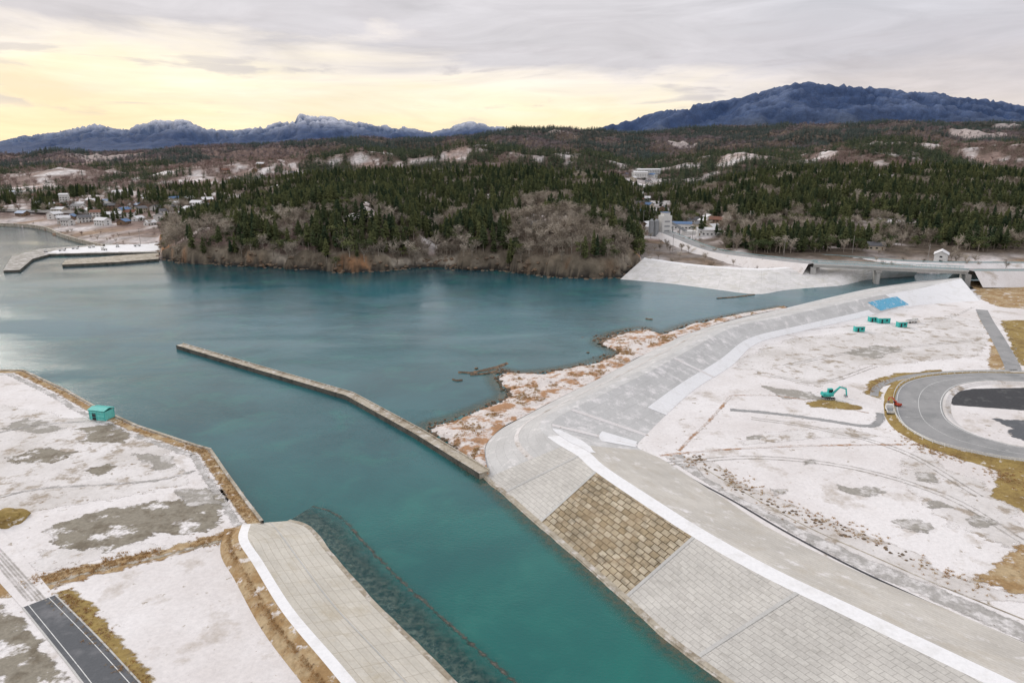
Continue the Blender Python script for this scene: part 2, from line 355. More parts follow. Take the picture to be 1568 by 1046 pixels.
for j,y in enumerate(ys):
    k=min(max(np.searchsorted(ry,y,'right')-1,0),len(ry)-2); t=min(max((y-ry[k])/(ry[k+1]-ry[k]),0),1)
    if k>=3: t=t*t*(3-2*t)
    Z[j]=Pm[k]*(1-t)+Pm[k+1]*t
X=ss[None,:]*ys[:,None]; Y=np.repeat(ys[:,None],len(us),1)
def sst(x): x=np.clip(x,0,1); return x*x*(3-2*x)
NA=np.zeros_like(Z);NB=np.zeros_like(Z);NC=np.zeros_like(Z)
for j in range(len(ys)):
    y=ys[j]
    for i in range(len(us)):
        x=X[j,i]
        if y<1600: NA[j,i]=noise.fractal(Vector((x/45,y/45,0)),1,2,4)
        if 700<y<5500: NB[j,i]=.6-abs(noise.fractal(Vector((x/420,y/330,3)),1,2,4))*2
        if y>3200: NC[j,i]=1-abs(noise.fractal(Vector((x/620,y/900,5)),.75,2.1,7))*2
hilly=np.clip(Z/20,0.05,1)
Z+=NA*3.0*hilly*(1-sst((Y-1000)/500))
Z+=(NB-.15)*(12+34*sst((Y-1100)/700))*sst((Y-700)/500)*(1-sst((Y-2700)/900)*.75)*np.clip(Z/40,.2,1)
Z+=(NC-.75)*(sst((Y-3200)/2500)*80)*np.clip(Z/300,0.1,1)
Z+=(NC-.75)*sst((Y-7600)/1200)*60*np.clip(Z/300,0,1)
coastpx=[(-700,338),(0,345),(65,350),(95,362),(140,375),(200,378),(245,374),(243,397),(280,403),(340,405),(400,409),(450,411),(530,418),(600,414),(640,410),(665,408),(690,410),(705,414),(760,413),(800,419),(850,424),(900,427),(950,425),(975,412),(1040,420),(1160,425),(1230,424),(1290,421),(1330,420),(1450,418),(1568,417),(2600,417)]
coast=[G(u,v,0) for u,v in coastpx]
poly=coast+[Vector((3000,3000,0)),Vector((-3000,3000,0))]
jm=int(np.searchsorted(ys,1000)); px=X[:jm].ravel(); py=Y[:jm].ravel()
px2=px+np.array([4.5*noise.fractal(Vector((a/13,b/13,8)),.8,2,4) for a,b in zip(px,py)])
py2=py+np.array([6.0*noise.fractal(Vector((a/13,b/13,18)),.8,2,4) for a,b in zip(px,py)])
sd_=sdf(poly,px2,py2)
DC=np.full_like(Z,1e5); DC[:jm]=np.abs(sd_).reshape(jm,-1); INS=np.ones_like(Z,bool); INS[:jm]=(sd_>0).reshape(jm,-1)
UU=np.repeat(us[None,:],len(ys),0)
head=(UU>240)&(UU<985)
low=np.exp(-((UU-662)/20)**2)
cap=np.where(head,(8.5+NA*7)*sst(DC/6)*(1-.8*low)+.37*DC+NA*2.0,1.6+.10*DC)
Z=np.where(INS,np.minimum(Z,cap),-7); Z=np.where(INS,np.maximum(Z,.9),Z)
def hgt(x,y):
    if y<=ys[0] or y>=ys[-1]: return -7
    s=x/y; fi=(s-ss[0])/(ss[1]-ss[0]); i=int(fi)
    if i<0 or i>=len(ss)-1: return -7
    j=int(np.searchsorted(ys,y,'right'))-1; tj=(y-ys[j])/(ys[j+1]-ys[j]); ti=fi-i
    return float((Z[j,i]*(1-ti)+Z[j,i+1]*ti)*(1-tj)+(Z[j+1,i]*(1-ti)+Z[j+1,i+1]*ti)*tj)
def gi(x,y):
    j=min(len(ys)-1,int(np.searchsorted(ys,y))); i=int(round((x/y-ss[0])/(ss[1]-ss[0]))); return j,min(max(i,0),len(us)-1)
def hit(u,v):
    cx=(u-784)/F; cy=(522.5-v)/F; d=Vector((cx,CT+cy*ST,-ST+cy*CT)); t=380
    while t<9000:
        p=Vector((0,0,H))+d*t
        if p.z<hgt(p.x,p.y): return Vector((p.x,p.y,hgt(p.x,p.y)))
        t*=1.004
    return None
# (bearing, distance, half-widths, snowiness)
clear=[(985,1180,28,170,.9),(828,960,26,40,.9),(190,1010,36,70,.6),(310,1200,30,60,.6),(380,1250,34,60,.4),(745,720,22,30,.7),(455,1250,18,60,.7),(1070,640,50,70,.6),(1000,620,34,70,.6),(655,500,12,20,.5),(820,560,10,14,.5),(60,1150,40,70,.4),(1480,2000,44,100,.3),(1110,1300,22,60,.4),(1350,880,40,40,.3),(640,2000,30,80,.4),(240,1300,50,60,.4),(1005,800,24,120,.8),(430,900,14,40,.4),(1190,690,20,20,.35),(1240,1300,30,60,.3),(560,1300,24,50,.35),(1500,1250,34,50,.3),(90,1330,50,50,.4),(700,1300,22,50,.3),(1270,680,24,20,.3),(1040,2050,26,80,.4),(1540,2900,40,110,.4),(880,2950,40,90,.2),(180,2050,60,100,.3)]
CL=np.zeros_like(Z); SW=np.zeros_like(Z)
for (a,b,ru,rv,sw) in clear:
    q_=1.25-((UU-a)/ru)**2-((Y-b)/rv)**2; SW=np.where(q_>CL,sw,SW); CL=np.maximum(CL,q_)
CLm=np.clip((CL+NA*.8+(NB-.1)*.5-.15)*3,0,1)
plain=(np.clip((6.5-Z)/3,0,1))*(Y<1000)
C=np.zeros(Z.shape+(3,))+np.array([.12,.092,.07])
def blend(C,col,m): return C*(1-m[...,None])+np.array(col)*m[...,None]
C=blend(C,[.24,.17,.15],((UU<480)&(Y<2600)).astype(float)*.8)
C=blend(C,[.42,.38,.36],np.clip(NA*2-.4,0,1)*.45*(Y<1500))
C=blend(C,[.66,.62,.62],np.clip(plain*(np.where(UU<450,.45,.75)+NA*1.3),0,1)); C=blend(C,[.30,.21,.14],np.clip(plain*(np.where(UU<450,.5,.25)-NA*1.2),0,1)*.8)
C=blend(C,[.28,.20,.17],CLm); C=blend(C,[.66,.62,.61],CLm*np.clip(SW*1.3-.2+NA*1.5+NB*.3,0,1)); 
cl_=head*np.clip((14-DC)/4,0,1)*np.clip((17-Z)/4,0,1)
C=blend(C,[.17,.14,.105],cl_); C=blend(C,[.36,.18,.085],cl_*np.clip(NA*4-.25,0,1)*np.clip((12-Z)/4,0,1)); C=blend(C,[.32,.28,.23],cl_*np.clip(-NA*4-.6,0,1)); C=blend(C,[.045,.04,.035],cl_*np.clip((2.6-Z),0,1))
C=blend(C,[.07,.09,.10],sst((Y-2500)/1500)*.8)  # aerial haze painted in as a blue-grey tint growing with distance
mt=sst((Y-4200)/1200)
C=blend(C,[.036,.064,.142],mt); C=blend(C,[.10,.14,.235],sst((Y-7800)/900)*.8)  # mountain blue is distance haze put into the ground colour, paler farther back
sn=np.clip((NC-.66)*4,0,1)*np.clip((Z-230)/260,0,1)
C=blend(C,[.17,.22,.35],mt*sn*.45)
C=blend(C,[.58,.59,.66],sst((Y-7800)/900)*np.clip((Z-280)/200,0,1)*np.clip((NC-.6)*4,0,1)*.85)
nr,nc=Z.shape; V=np.stack([X,Y,Z],-1).reshape(-1,3)
idx=np.arange(nr*nc).reshape(nr,nc)
Fq=np.stack([idx[:-1,:-1],idx[:-1,1:],idx[1:,1:],idx[1:,:-1]],-1).reshape(-1,4)
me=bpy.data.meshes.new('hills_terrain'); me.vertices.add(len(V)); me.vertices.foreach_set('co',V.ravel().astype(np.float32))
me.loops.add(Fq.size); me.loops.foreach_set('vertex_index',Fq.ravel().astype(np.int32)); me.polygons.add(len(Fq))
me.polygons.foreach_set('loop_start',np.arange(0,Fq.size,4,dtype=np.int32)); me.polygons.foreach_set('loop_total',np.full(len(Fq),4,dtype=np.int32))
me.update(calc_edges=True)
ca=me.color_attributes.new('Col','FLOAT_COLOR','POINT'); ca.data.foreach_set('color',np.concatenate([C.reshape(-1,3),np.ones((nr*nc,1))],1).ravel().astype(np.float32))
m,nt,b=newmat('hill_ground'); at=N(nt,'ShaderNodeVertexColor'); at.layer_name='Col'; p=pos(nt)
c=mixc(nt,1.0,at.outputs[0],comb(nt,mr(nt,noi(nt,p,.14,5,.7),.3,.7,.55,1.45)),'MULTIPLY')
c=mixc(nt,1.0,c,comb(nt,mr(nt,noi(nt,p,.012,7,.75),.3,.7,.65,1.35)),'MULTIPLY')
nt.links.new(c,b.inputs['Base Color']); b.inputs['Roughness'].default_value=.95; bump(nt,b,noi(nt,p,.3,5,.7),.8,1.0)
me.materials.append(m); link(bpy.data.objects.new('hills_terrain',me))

# ================= plant prototypes =================
def leafmat(name,a,b_,v=.35):
    m,nt,b=newmat(name); oi=N(nt,'ShaderNodeObjectInfo')
    c=mixc(nt,oi.outputs['Random'],a,b_); p=pos(nt)
    c=mixc(nt,1.0,c,comb(nt,mr(nt,noi(nt,p,9,1),.35,.65,1-v,1+v)),'MULTIPLY')
    nt.links.new(c,b.inputs['Base Color']); b.inputs['Roughness'].default_value=.9; b.inputs['Specular IOR Level'].default_value=.05; return m
L_con=leafmat('conifer_needles',(.028,.044,.024),(.10,.108,.045)); L_bark=leafmat('bark',(.24,.20,.16),(.38,.33,.28))
L_twig=leafmat('bare_twigs',(.20,.17,.135),(.48,.42,.35)); L_twig2=leafmat('russet_twigs',(.24,.155,.13),(.42,.31,.26))
L_broad=leafmat('broad_leaves',(.05,.075,.035),(.16,.17,.075))
L_conF=leafmat('distant_conifer_needles',(.038,.058,.040),(.095,.115,.065)); L_twF=leafmat('distant_twigs',(.23,.165,.15),(.40,.31,.28))  # slight distance haze put into the conifer colour
L_conH=leafmat('hazy_conifer_needles',(.058,.082,.080),(.105,.13,.115)); L_twH=leafmat('hazy_twigs',(.20,.165,.175),(.30,.25,.26))  # stronger bluish haze put into needle and twig colours of the rear ridges
L_tuft=leafmat('dry_tuft',(.42,.24,.10),(.56,.43,.26)); 
def rawmesh(name,V,Fc,mats,fm):
    me=bpy.data.meshes.new(name); me.from_pydata(V,[],Fc)
    for m in mats: me.materials.append(m)
    me.polygons.foreach_set('material_index',fm); me.update(); return bpy.data.objects.new(name,me)
def trunk(V,Fc,fm,a,b,r1,r2,mi,seg=5):
    d=(b-a).normalized(); x=d.orthogonal().normalized(); y=d.cross(x); n=len(V)
    for p,r in((a,r1),(b,r2)):
        for k in range(seg):
            t=2*math.pi*k/seg; V.append(tuple(p+x*r*math.cos(t)+y*r*math.sin(t)))
    for k in range(seg): Fc.append((n+k,n+(k+1)%seg,n+seg+(k+1)%seg,n+seg+k)); fm.append(mi)
def conifer(name,z0,R,mat,tiers=15,nb=8,pw=.6):
    V=[];Fc=[];fm=[]; trunk(V,Fc,fm,Vector((0,0,-.03)),Vector((0,0,.95)),.014,.003,1)
    for t in range(tiers):
        f=t/(tiers-1); z=z0+(1-z0)*f*.95; r=R*((1-f)**pw)*(1 if f>.12 else .7)+.022
        r*=U(.8,1.2)
        for k in range(nb):
            a=2*math.pi*(k+rnd()*.8)/nb; rr=r*U(.5,1.3); dr=U(.0,.05); w=U(.04,.07)*(.6+(1-f)*.7); zz=z+U(-.03,.03)
            d=Vector((math.cos(a),math.sin(a),0)); s=Vector((-d.y,d.x,0)); n=len(V)
            for q in (Vector((0,0,zz+.03)),d*rr*.55+s*w+Vector((0,0,zz-.3*dr)),d*rr+Vector((0,0,zz-dr)),d*rr*.55-s*w+Vector((0,0,zz-.3*dr)),d*rr*.6+Vector((0,0,zz+.03))): V.append(tuple(q))
            Fc+=[(n,n+1,n+4),(n+1,n+2,n+4),(n+2,n+3,n+4),(n+3,n,n+4)]; fm+=[0]*4
    return rawmesh(name,V,Fc,[mat,L_bark],fm)
def bare(name,mat,nl=7,nt_=24,wid=.38,tw=1.5):
    V=[];Fc=[];fm=[]; top=Vector((U(-.04,.04),U(-.04,.04),.5)); trunk(V,Fc,fm,Vector((0,0,-.05)),top,.026,.014,1)
    for l in range(nl):
        a=2*math.pi*l/nl+U(-.4,.4); s=Vector((0,0,U(.22,.5))); s.x=top.x*s.z*2; s.y=top.y*s.z*2
        e=s+Vector((math.cos(a)*wid*U(.4,.8),math.sin(a)*wid*U(.4,.8),U(.22,.42))); trunk(V,Fc,fm,s,e,.011,.004,1,3)
        for k in range(nt_):
            f=U(.25,1.05); p=s.lerp(e,f); d=Vector((U(-1,1),U(-1,1),U(-.25,1))).normalized()*U(.08,.22)
            q=p+d; x=d.orthogonal().normalized()*.0065*tw; n=len(V)
            V+= [tuple(p-x),tuple(p+x),tuple(q+x*.6)]; Fc.append((n,n+1,n+2)); fm.append(0)
            d2=(d.normalized()+Vector((U(-1,1),U(-1,1),U(-.6,.8)))).normalized()*U(.06,.13); pp=p.lerp(q,U(.4,1)); x2=d2.orthogonal().normalized()*.006*tw; n=len(V)
            V+= [tuple(pp-x2),tuple(pp+x2),tuple(pp+d2)]; Fc.append((n,n+1,n+2)); fm.append(0)
    return rawmesh(name,V,Fc,[mat,L_bark],fm)
def broad(name,mat,nc_=11,nl=34):
    V=[];Fc=[];fm=[]; trunk(V,Fc,fm,Vector((0,0,-.05)),Vector((0,0,.55)),.03,.015,1)
    for c in range(nc_):
        a=U(0,6.28); r=U(.05,.34); cc=Vector((math.cos(a)*r,math.sin(a)*r,U(.35,.85)-r*.4)); R=U(.12,.2)
        trunk(V,Fc,fm,Vector((0,0,.3)),cc,.01,.004,1,3)
        for k in range(nl):
            d=Vector((U(-1,1),U(-1,1),U(-.8,1))).normalized(); p=cc+d*R*U(.6,1.05); x=d.orthogonal().normalized(); y=d.cross(x); g=U(.018,.038)
            x=(x+d*U(-.6,.6))*g; y=(y+d*U(-.6,.6))*g; n=len(V)
            V+=[tuple(p-x),tuple(p+y),tuple(p+x),tuple(p-y)]; Fc.append((n,n+1,n+2,n+3)); fm.append(0)
    return rawmesh(name,V,Fc,[mat,L_bark],fm)
def tuft(name):
    V=[];Fc=[];fm=[]
    for k in range(30):
        a=U(0,6.28); r=U(0,.6); p=Vector((math.cos(a)*r,math.sin(a)*r,0)); q=p+Vector((U(-.4,.4),U(-.4,.4),U(.2,.6))); x=Vector((U(-1,1),U(-1,1),0)).normalized()*.06; n=len(V)
        V+=[tuple(p-x),tuple(p+x),tuple(q)]; Fc.append((n,n+1,n+2)); fm.append(0)
    return rawmesh(name,V,Fc,[L_tuft],fm)
def rock(name,i,mat=None):
    bm=bmesh.new(); bmesh.ops.create_icosphere(bm,subdivisions=2,radius=.5)
    for v in bm.verts: v.co*=1+.5*noise.noise(v.co*2.3+Vector((i*7,0,0))); v.co.z*=.55
    me=bpy.data.meshes.new(name); bm.to_mesh(me); bm.free(); me.materials.append(mat or m_rock); return bpy.data.objects.new(name,me)
def scatter(name,protos,pts):
    if not pts: return
    col=bpy.data.collections.new(name+'_kinds')
    for i,p in enumerate(protos): p.name='%s_kind_%02d'%(name,i); col.objects.link(p)
    me=bpy.data.meshes.new(name); A=np.array(pts,dtype=np.float32); me.vertices.add(len(A)); me.vertices.foreach_set('co',A[:,:3].ravel())
    a=me.attributes.new('scl','FLOAT','POINT'); a.data.foreach_set('value',A[:,3].copy())
    a=me.attributes.new('rotz','FLOAT','POINT'); a.data.foreach_set('value',(np.random.rand(len(A))*6.28).astype(np.float32))
    a=me.attributes.new('kind','INT','POINT'); a.data.foreach_set('value',A[:,4].astype(np.int32))
    o=link(bpy.data.objects.new(name,me)); g=bpy.data.node_groups.new(name,'GeometryNodeTree')
    g.interface.new_socket('Geometry',in_out='INPUT',socket_type='NodeSocketGeometry'); g.interface.new_socket('Geometry',in_out='OUTPUT',socket_type='NodeSocketGeometry')
    gi_=g.nodes.new('NodeGroupInput'); go=g.nodes.new('NodeGroupOutput'); ip=g.nodes.new('GeometryNodeInstanceOnPoints'); ci=g.nodes.new('GeometryNodeCollectionInfo')
    ci.inputs['Collection'].default_value=col; ci.inputs['Separate Children'].default_value=True; ci.inputs['Reset Children'].default_value=True
    def na(n,t):
        x=g.nodes.new('GeometryNodeInputNamedAttribute'); x.data_type=t; x.inputs['Name'].default_value=n; return x.outputs[0]
    cx=g.nodes.new('ShaderNodeCombineXYZ'); L=g.links.new
    L(gi_.outputs[0],ip.inputs['Points']); L(ci.outputs[0],ip.inputs['Instance']); ip.inputs['Pick Instance'].default_value=True
    L(na('kind','INT'),ip.inputs['Instance Index']); L(na('rotz','FLOAT'),cx.inputs[2]); L(cx.outputs[0],ip.inputs['Rotation']); L(na('scl','FLOAT'),ip.inputs['Scale'])
    L(ip.outputs[0],go.inputs[0]); md=o.modifiers.new('scatter','NODES'); md.node_group=g; return o

# ---- forest points ----  kinds: 0-2 conifer,3-5 bare grey,6 russet,7,8 broadleaf
near=[];far=[];haze=[]
y=420.0
while y<1000:
    st=5.2 if y<700 else 6.4
    x=ss[0]*y*.75
    while x<ss[-1]*y*.75:
        xx=x+U(-.5,.5)*st; yy=y+U(-.5,.5)*st; x+=st
        j,i=gi(xx,yy)
        if not INS[j,i]: continue
        z=hgt(xx,yy)
        if z<1.6: continue
        u=us[i]; d=DC[j,i]; hd=head[j,i]
        n=noise.fractal(Vector((xx/55,yy/55,1)),1,2,3); n5=noise.noise(Vector((xx/22,yy/22,7))); dens=1.0
        flat_=z<7 and not (hd and yy<640)
        if flat_: dens=.03+max(0,n)*.45
        if u<250 and yy<800: dens=min(dens,.15+max(0,n)*.7)
        elif u<430 and not hd: dens=min(dens,.6+n)
        elif u<430 and yy>640: dens=min(dens,.65+n)
        elif u>985 and yy<800: dens=min(dens,.9+n)
        if CLm[j,i]>.4: dens*=.08
        if hd and d<3.5: dens=.18
        elif hd and d<6: dens=.75
        if rnd()>dens: continue
        con=n+.05+n5*.15
        if hd and d<30: con=-.28+n*.9+n5*.45+(d/30)*.28
        if u<430 and not hd: con=n-.14
        if hd and 440<u<640 and d>10: con+=.24
        if hd and 250<u<450 and yy<640: con-=.06
        if hd and 690<u<960 and d<60: con-=.15
        if yy>620 and 430<u<960: con+=.12
        if u>985 and yy<640: con-=.08
        if u>1050 and yy>640: con+=.08
        if flat_: con=-1
        if con>0:
            k=random.choice([0,1,2]); s=U(10.5,19)
        elif con>-.3 and rnd()<.42: k=random.choice([7,8]); s=U(7,13)
        else: k=random.choice([3,4,5] if (u>430 or hd or rnd()<.4) else [6,6,5]); s=U(8,14.5)
        if con>0 and rnd()<.12: k=random.choice([3,7,8]); s*=.8
        if flat_: s*=.55
        if u<250 and yy<800: s*=.65
        near.append((xx,yy,z-.3,s,k))
    y+=st
y=1000.0
while y<3400:
    st=7.0+(y-1000)/520
    x=ss[0]*y*.74
    while x<ss[-1]*y*.74:
        xx=x+U(-.6,.6)*st; yy=y+U(-.6,.6)*st; x+=st
        j,i=gi(xx,yy)
        if CLm[j,i]>.4 and rnd()>.08: continue
        u=us[i]; n=noise.fractal(Vector((xx/130,yy/170,1)),1,2,4); n2=noise.noise(Vector((xx/360,yy/300,9)))
        con=n*1.1+.10+n2*.55-(.22 if (u<480 and yy<2300) else 0)-(.05 if u>1300 and yy<2000 else 0)
        if u<480 and yy<1900 and rnd()>.72+n: continue
        if rnd()<.03+max(0,-con)*.2: continue
        z=hgt(xx,yy); sf=1+(yy-1000)/6000
        if con>0 or rnd()<.05: k=random.choice([0,1,0,1,4]) ; s=U(10,16)*sf
        elif con>-.12 and rnd()<.5: k=4; s=U(9,13)*sf
        else: k=random.choice([2,3]); s=U(9,13)*sf
        (far if yy+U(-60,60)<1680 else haze).append((xx,yy,z-.5,s,k))
    y+=st
scatter('hillside_forest',[conifer('a',.10,.22,L_con),conifer('b',.36,.20,L_con),conifer('c',.14,.17,L_con,15,8,.8),bare('d',L_twig),bare('e',L_twig,8,22,.45),bare('f',L_twig,6,26,.36),bare('g',L_twig2),broad('h',L_broad),broad('i',L_broad,14,26)],near)
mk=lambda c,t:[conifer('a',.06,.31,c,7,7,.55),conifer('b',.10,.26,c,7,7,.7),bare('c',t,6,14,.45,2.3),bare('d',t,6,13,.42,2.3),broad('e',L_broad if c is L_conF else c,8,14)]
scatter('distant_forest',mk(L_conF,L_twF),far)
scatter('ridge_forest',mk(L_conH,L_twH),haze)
print('trees',len(near),len(far),len(haze))
rk=[]
for a,b in zip(coast[6:24],coast[7:25]):
    Ln=(b-a).length
    for _ in range(int(Ln*.9)):
        t=rnd(); p=a.lerp(b,t); x=p.x+U(-5,5); yy=p.y+U(-3,6); z=hgt(x,yy)
        if z<9: rk.append((x,yy,max(z,-.2)-.1,U(.7,3.6),random.choice([0,1,2])))

# ================= right levee =================
TOE=[(1125,1045,.25),(1030,975,.25),(960,912,.25),(895,855,.25),(828,798,.25),(775,752,.25),(748,730,.25),(735,703,.3),(742,680,.8),(765,658,1),(797,640,1),(860,607,1),(925,575,1),(985,543,1),(1045,514,1),(1120,490,1),(1200,472,1),(1275,454,.4),(1335,441,.2),(1400,431,.2)]
CR=[(1300,945),(1165,880),(1062,822),(985,772),(912,722),(885,698),(860,683),(838,668),(827,656),(830,644),(850,630),(915,598),(985,565),(1050,530),(1110,500),(1185,485),(1270,466),(1345,450),(1400,440),(1470,425)]
FT=[(1450,932),(1300,868),(1182,810),(1100,757),(1020,706),(995,694),(984,689),(978,686),(976,683),(977,679),(985,670),(1020,635),(1065,595),(1120,560),(1160,525),(1235,505),(1315,487),(1385,470),(1440,464),(1500,460)]
toe=[G(u,v,z) for u,v,z in TOE]; cr=[G(u,v,7) for u,v in CR]; ft=[G(u,v,1.5) for u,v in FT]
def ext(L): d=L[0]-L[1]; return [L[0]+d*4,L[0]+d*2]+L
toe,cr,ft=ext(toe),ext(cr),ext(ft)
for L in (toe,ft,cr):
    for p in L[:2]: p.z=L[2].z
n=6
toe,cr,ft=cat(toe,n),cat(cr,n),cat(ft,n)
cr2=[]
for i in range(len(cr)):
    d=ft[i]-cr[i]; d.z=0; d.normalize(); cr2.append(cr[i]+d*(3.6 if i<n*8 else 3.2))
S=lambda a,b:slice(int(a*n),int(b*n)+1)
def seg(nm,A,B_,a,b,mat,nx=4,**k): return strip(nm,A[S(a,b)],B_[S(a,b)],mat,nx,**k)
seg('river_levee_face',toe,cr,0,4,m_c_new); seg('old_block_levee_face',toe,cr,4,6,m_c_old); seg('river_levee_face',toe,cr,6,8,m_c_new)
seg('sea_levee_face',toe,cr,8,21,m_c_sea)
seg('levee_crest_path',cr,cr2,0,9,m_snowpure,2); seg('levee_crest_path',cr,cr2,9,21,m_c_in2,2)
seg('levee_land_slope',cr2,ft,0,8,m_c_in); seg('levee_land_slope',cr2,ft,8,19,m_c_in2); seg('levee_land_slope',cr2,ft,19,21,m_snowpure)
LF=lambda t,dz=.05:[cr2[i].lerp(ft[i],t)+Vector((0,0,dz)) for i in range(len(cr2))]
seg('blue_tarp',LF(.25,.09),LF(.9,.09),18.5,19.3,m_tarp,3)
tl=toe[S(0,9)]; 
rt=perp2(tl,3).dot(cr[3]-tl[3])>0
ribbon('levee_toe_ledge',tl,[(0,.0),(0.05,.12),(-.9,.10),(-1.0,-.12),(-2.2,-.9)] if rt else [(0,0),(-.05,.12),(.9,.10),(1.0,-.12),(2.2,-.9)],[m_quay],jit=.25)
sidew=-1 if rt else 1
shallow('shore_shallows_water',[p+perp2(tl,i)*.3*sidew for i,p in enumerate(tl)],5.5,m_shr,.012,sidew)
def cross(nm,A,B_,f,w,mat,lift=.06):
    i=int(f*n); a,b=A[i],B_[i]; t=(A[min(i+1,len(A)-1)]-A[i-1]); t.z=0; t.normalize(); up=Vector((0,0,lift))
    strip(nm,[a-t*w/2+up,a+t*w/2+up],[b-t*w/2+up,b+t*w/2+up],mat,8)
for f in (2.6,4,6,7): cross('levee_stairs',toe,cr,f,.7,m_conc)
for f in (12.2,14.6,10.6): cross('levee_stairs',cr2,ft,f,1.6,m_snow)
seg('slope_snow',LF(.68),LF(1),13,18.4,m_snowpure,2)
a=LF(0); b_=[cr2[i].lerp(ft[i],.10+.14*math.sin(max(0,min(1,(i/n-7.2)/2.8))*math.pi))+Vector((0,0,.05)) for i in range(len(cr2))]
seg('slope_snow',a,b_,7,10,m_snowpure,2)
seg('slope_snow',LF(.55,.06),LF(.98,.06),9.4,11.6,m_snowpure,2)
rg=[toe[i].lerp(cr[i],.55)+Vector((0,0,.05)) for i in range(len(cr))]; rg2=[toe[i].lerp(cr[i],.62)+Vector((0,0,.05)) for i in range(len(cr))]
seg('levee_berm_step',rg,rg2,8,21,m_snow2,2)
# ================= right flat =================
zf=1.5
FLAT=[Vector((p.x,p.y,0)) for p in [cr[i].lerp(ft[i],.3) for i in range(len(cr))]]+pxs([(1560,428),(2400,424)],zf)+[Vector((700,-200,0)),Vector((cr[0].x+20,-200,0))]
sheet('snowy_ground',FLAT,zf,m_snow,4,m_rock)
WE=[(737,724),(700,692),(655,657),(700,640),(745,622),(775,605),(762,585),(762,568),(800,572),(860,566),(915,553),(945,540),(918,526),(935,512),(985,503),(1010,512),(1060,496),(1115,485),(1200,470)]
TE=[(748,726),(742,690),(750,672),(772,652),(800,638),(830,622),(850,612),(870,602),(895,590),(925,575),(950,562),(972,549),(985,543),(1005,534),(1022,526),(1030,521),(1050,512),(1125,488),(1205,471)]
we=cat([G(u,v,-.25) for u,v in WE],8); te=cat([G(u,v,1.15) for u,v in TE],8)
strip('beach_ground',we,te,m_beach,10,bend=.7,ripple=.6,rgh=1.6)
shallow('beach_shallows_water',we,6,m_shr,.016,1 if perp2(we,40).dot(te[40]-we[40])<0 else -1)
rocks=[]
for i in range(len(we)):
    for _ in range(4):
        t=abs(random.gauss(0,.08)); p=we[i].lerp(te[i],t); rocks.append((p.x+U(-1,1),p.y+U(-1,1),U(-.1,.4),U(.3,1.3),random.choice([0,1,2])))
def reef(L,wd):
    pts=lin(pxs(L,0),8)
    ribbon('tidal_reef_rock',pts,[(-wd/2-.6,-.5),(-wd*.3,.25),(0,.5),(wd*.35,.2),(wd/2+.6,-.5)],[m_rock],jit=1.2)
reef([(702,570),(722,571),(748,565),(762,562),(776,556)],1.6); reef([(693,581),(700,583),(708,582)],.9); reef([(720,574),(745,572),(760,568)],1.3)
reef([(1098,457),(1125,455),(1155,451)],1.2); reef([(989,488),(994,489),(999,489)],.9); reef([(918,527),(935,517),(955,510),(985,506)],3.2)
for (u,v,nn,sp_,s) in [(740,567,6,4,1.5),(930,518,26,6,1.8),(930,545,10,5,1.4)]:
    for _ in range(nn):
        q=G(u,v,0); rocks.append((q.x+random.gauss(0,sp_),q.y+random.gauss(0,sp_*.5),U(-.2,.2),U(.4,1)*s,random.choice([0,1,2])))
def P(L,z=zf,k=6): return cat(pxs(L,z),k)
def road(name,L,wd,lay,mat,z=zf,soft=0):
    if soft: return softribbon(name,P(L,z),wd,lay*.012,mat,soft)
    return ribbon(name,P(L,z),[(-wd/2,lay*.012),(0,lay*.012),(wd/2,lay*.012)],[mat])
def patch(nm,L,lay,mat,amp=2.,sc=.12): return softpatch(nm,L,zf,lay,mat,amp,sc)
road('service_road',[(1030,697),(1100,740),(1200,797),(1300,851),(1400,895),(1470,925),(1568,968),(1700,1025)],4.6,1,m_gravel,soft=.6)
road('drain_channel',[(1010,702),(1060,733),(1120,765),(1200,812),(1300,865),(1400,912),(1468,942)],.6,3,m_darkasph)
road('drain_channel',[(1502,958),(1568,985),(1650,1020)],.9,3,m_darkasph)
road('track_edge_line',[(1075,715),(1160,765),(1240,808),(1330,848),(1430,892),(1568,948)],.35,4,m_quay)
patch('brush_ground',[(1045,700),(1065,695),(1100,712),(1135,742),(1190,762),(1260,790),(1320,815),(1400,845),(1440,875),(1520,900),(1620,915),(1620,925),(1500,918),(1400,885),(1300,845),(1200,795),(1110,752)],2,m_snow2,1.2)
patch('brush_ground',[(1490,890),(1530,850),(1568,835),(1640,870),(1640,930),(1568,915)],5,m_grass,3)
for L in ([(1280,740),(1300,746),(1345,745),(1355,752),(1330,762),(1290,752)],[(1365,797),(1400,795),(1430,803),(1420,815),(1380,808)],[(1400,722),(1430,725),(1435,738),(1405,735)],[(1415,765),(1445,768),(1455,776),(1425,776)],[(1140,667),(1165,665),(1170,670),(1145,672)],[(1228,706),(1245,704),(1250,710),(1232,712)],[(1180,748),(1205,750),(1200,756),(1185,756)],[(1480,795),(1500,790),(1530,800),(1500,808)]):
    patch('muddy_patch_ground',L,4,m_mud2,1.4,.3)
patch('muddy_patch_ground',[(1140,680),(1170,660),(1300,655),(1360,668),(1250,672)],2,m_snow2,2)
patch('muddy_patch_ground',[(1165,590),(1240,600),(1260,612),(1200,610)],2,m_mud2,1.8,.2)
patch('dusted_ground',[(1130,560),(1180,575),(1260,595),(1330,560),(1500,545),(1520,500),(1460,480),(1330,505),(1200,520),(1150,540)],1,m_snow2,5,.06)
patch('dusted_ground',[(1290,540),(1340,528),(1380,535),(1340,550)],3,m_mud2,3,.15)
patch('dusted_ground',[(1400,690),(1500,735),(1568,800),(1568,850),(1450,800),(1380,740)],1,m_snow2,4,.08)
road('gravel_strip_road',[(1118,627),(1180,632),(1250,641),(1325,652),(1345,646),(1348,632)],2.0,3,m_asph2,soft=.5)
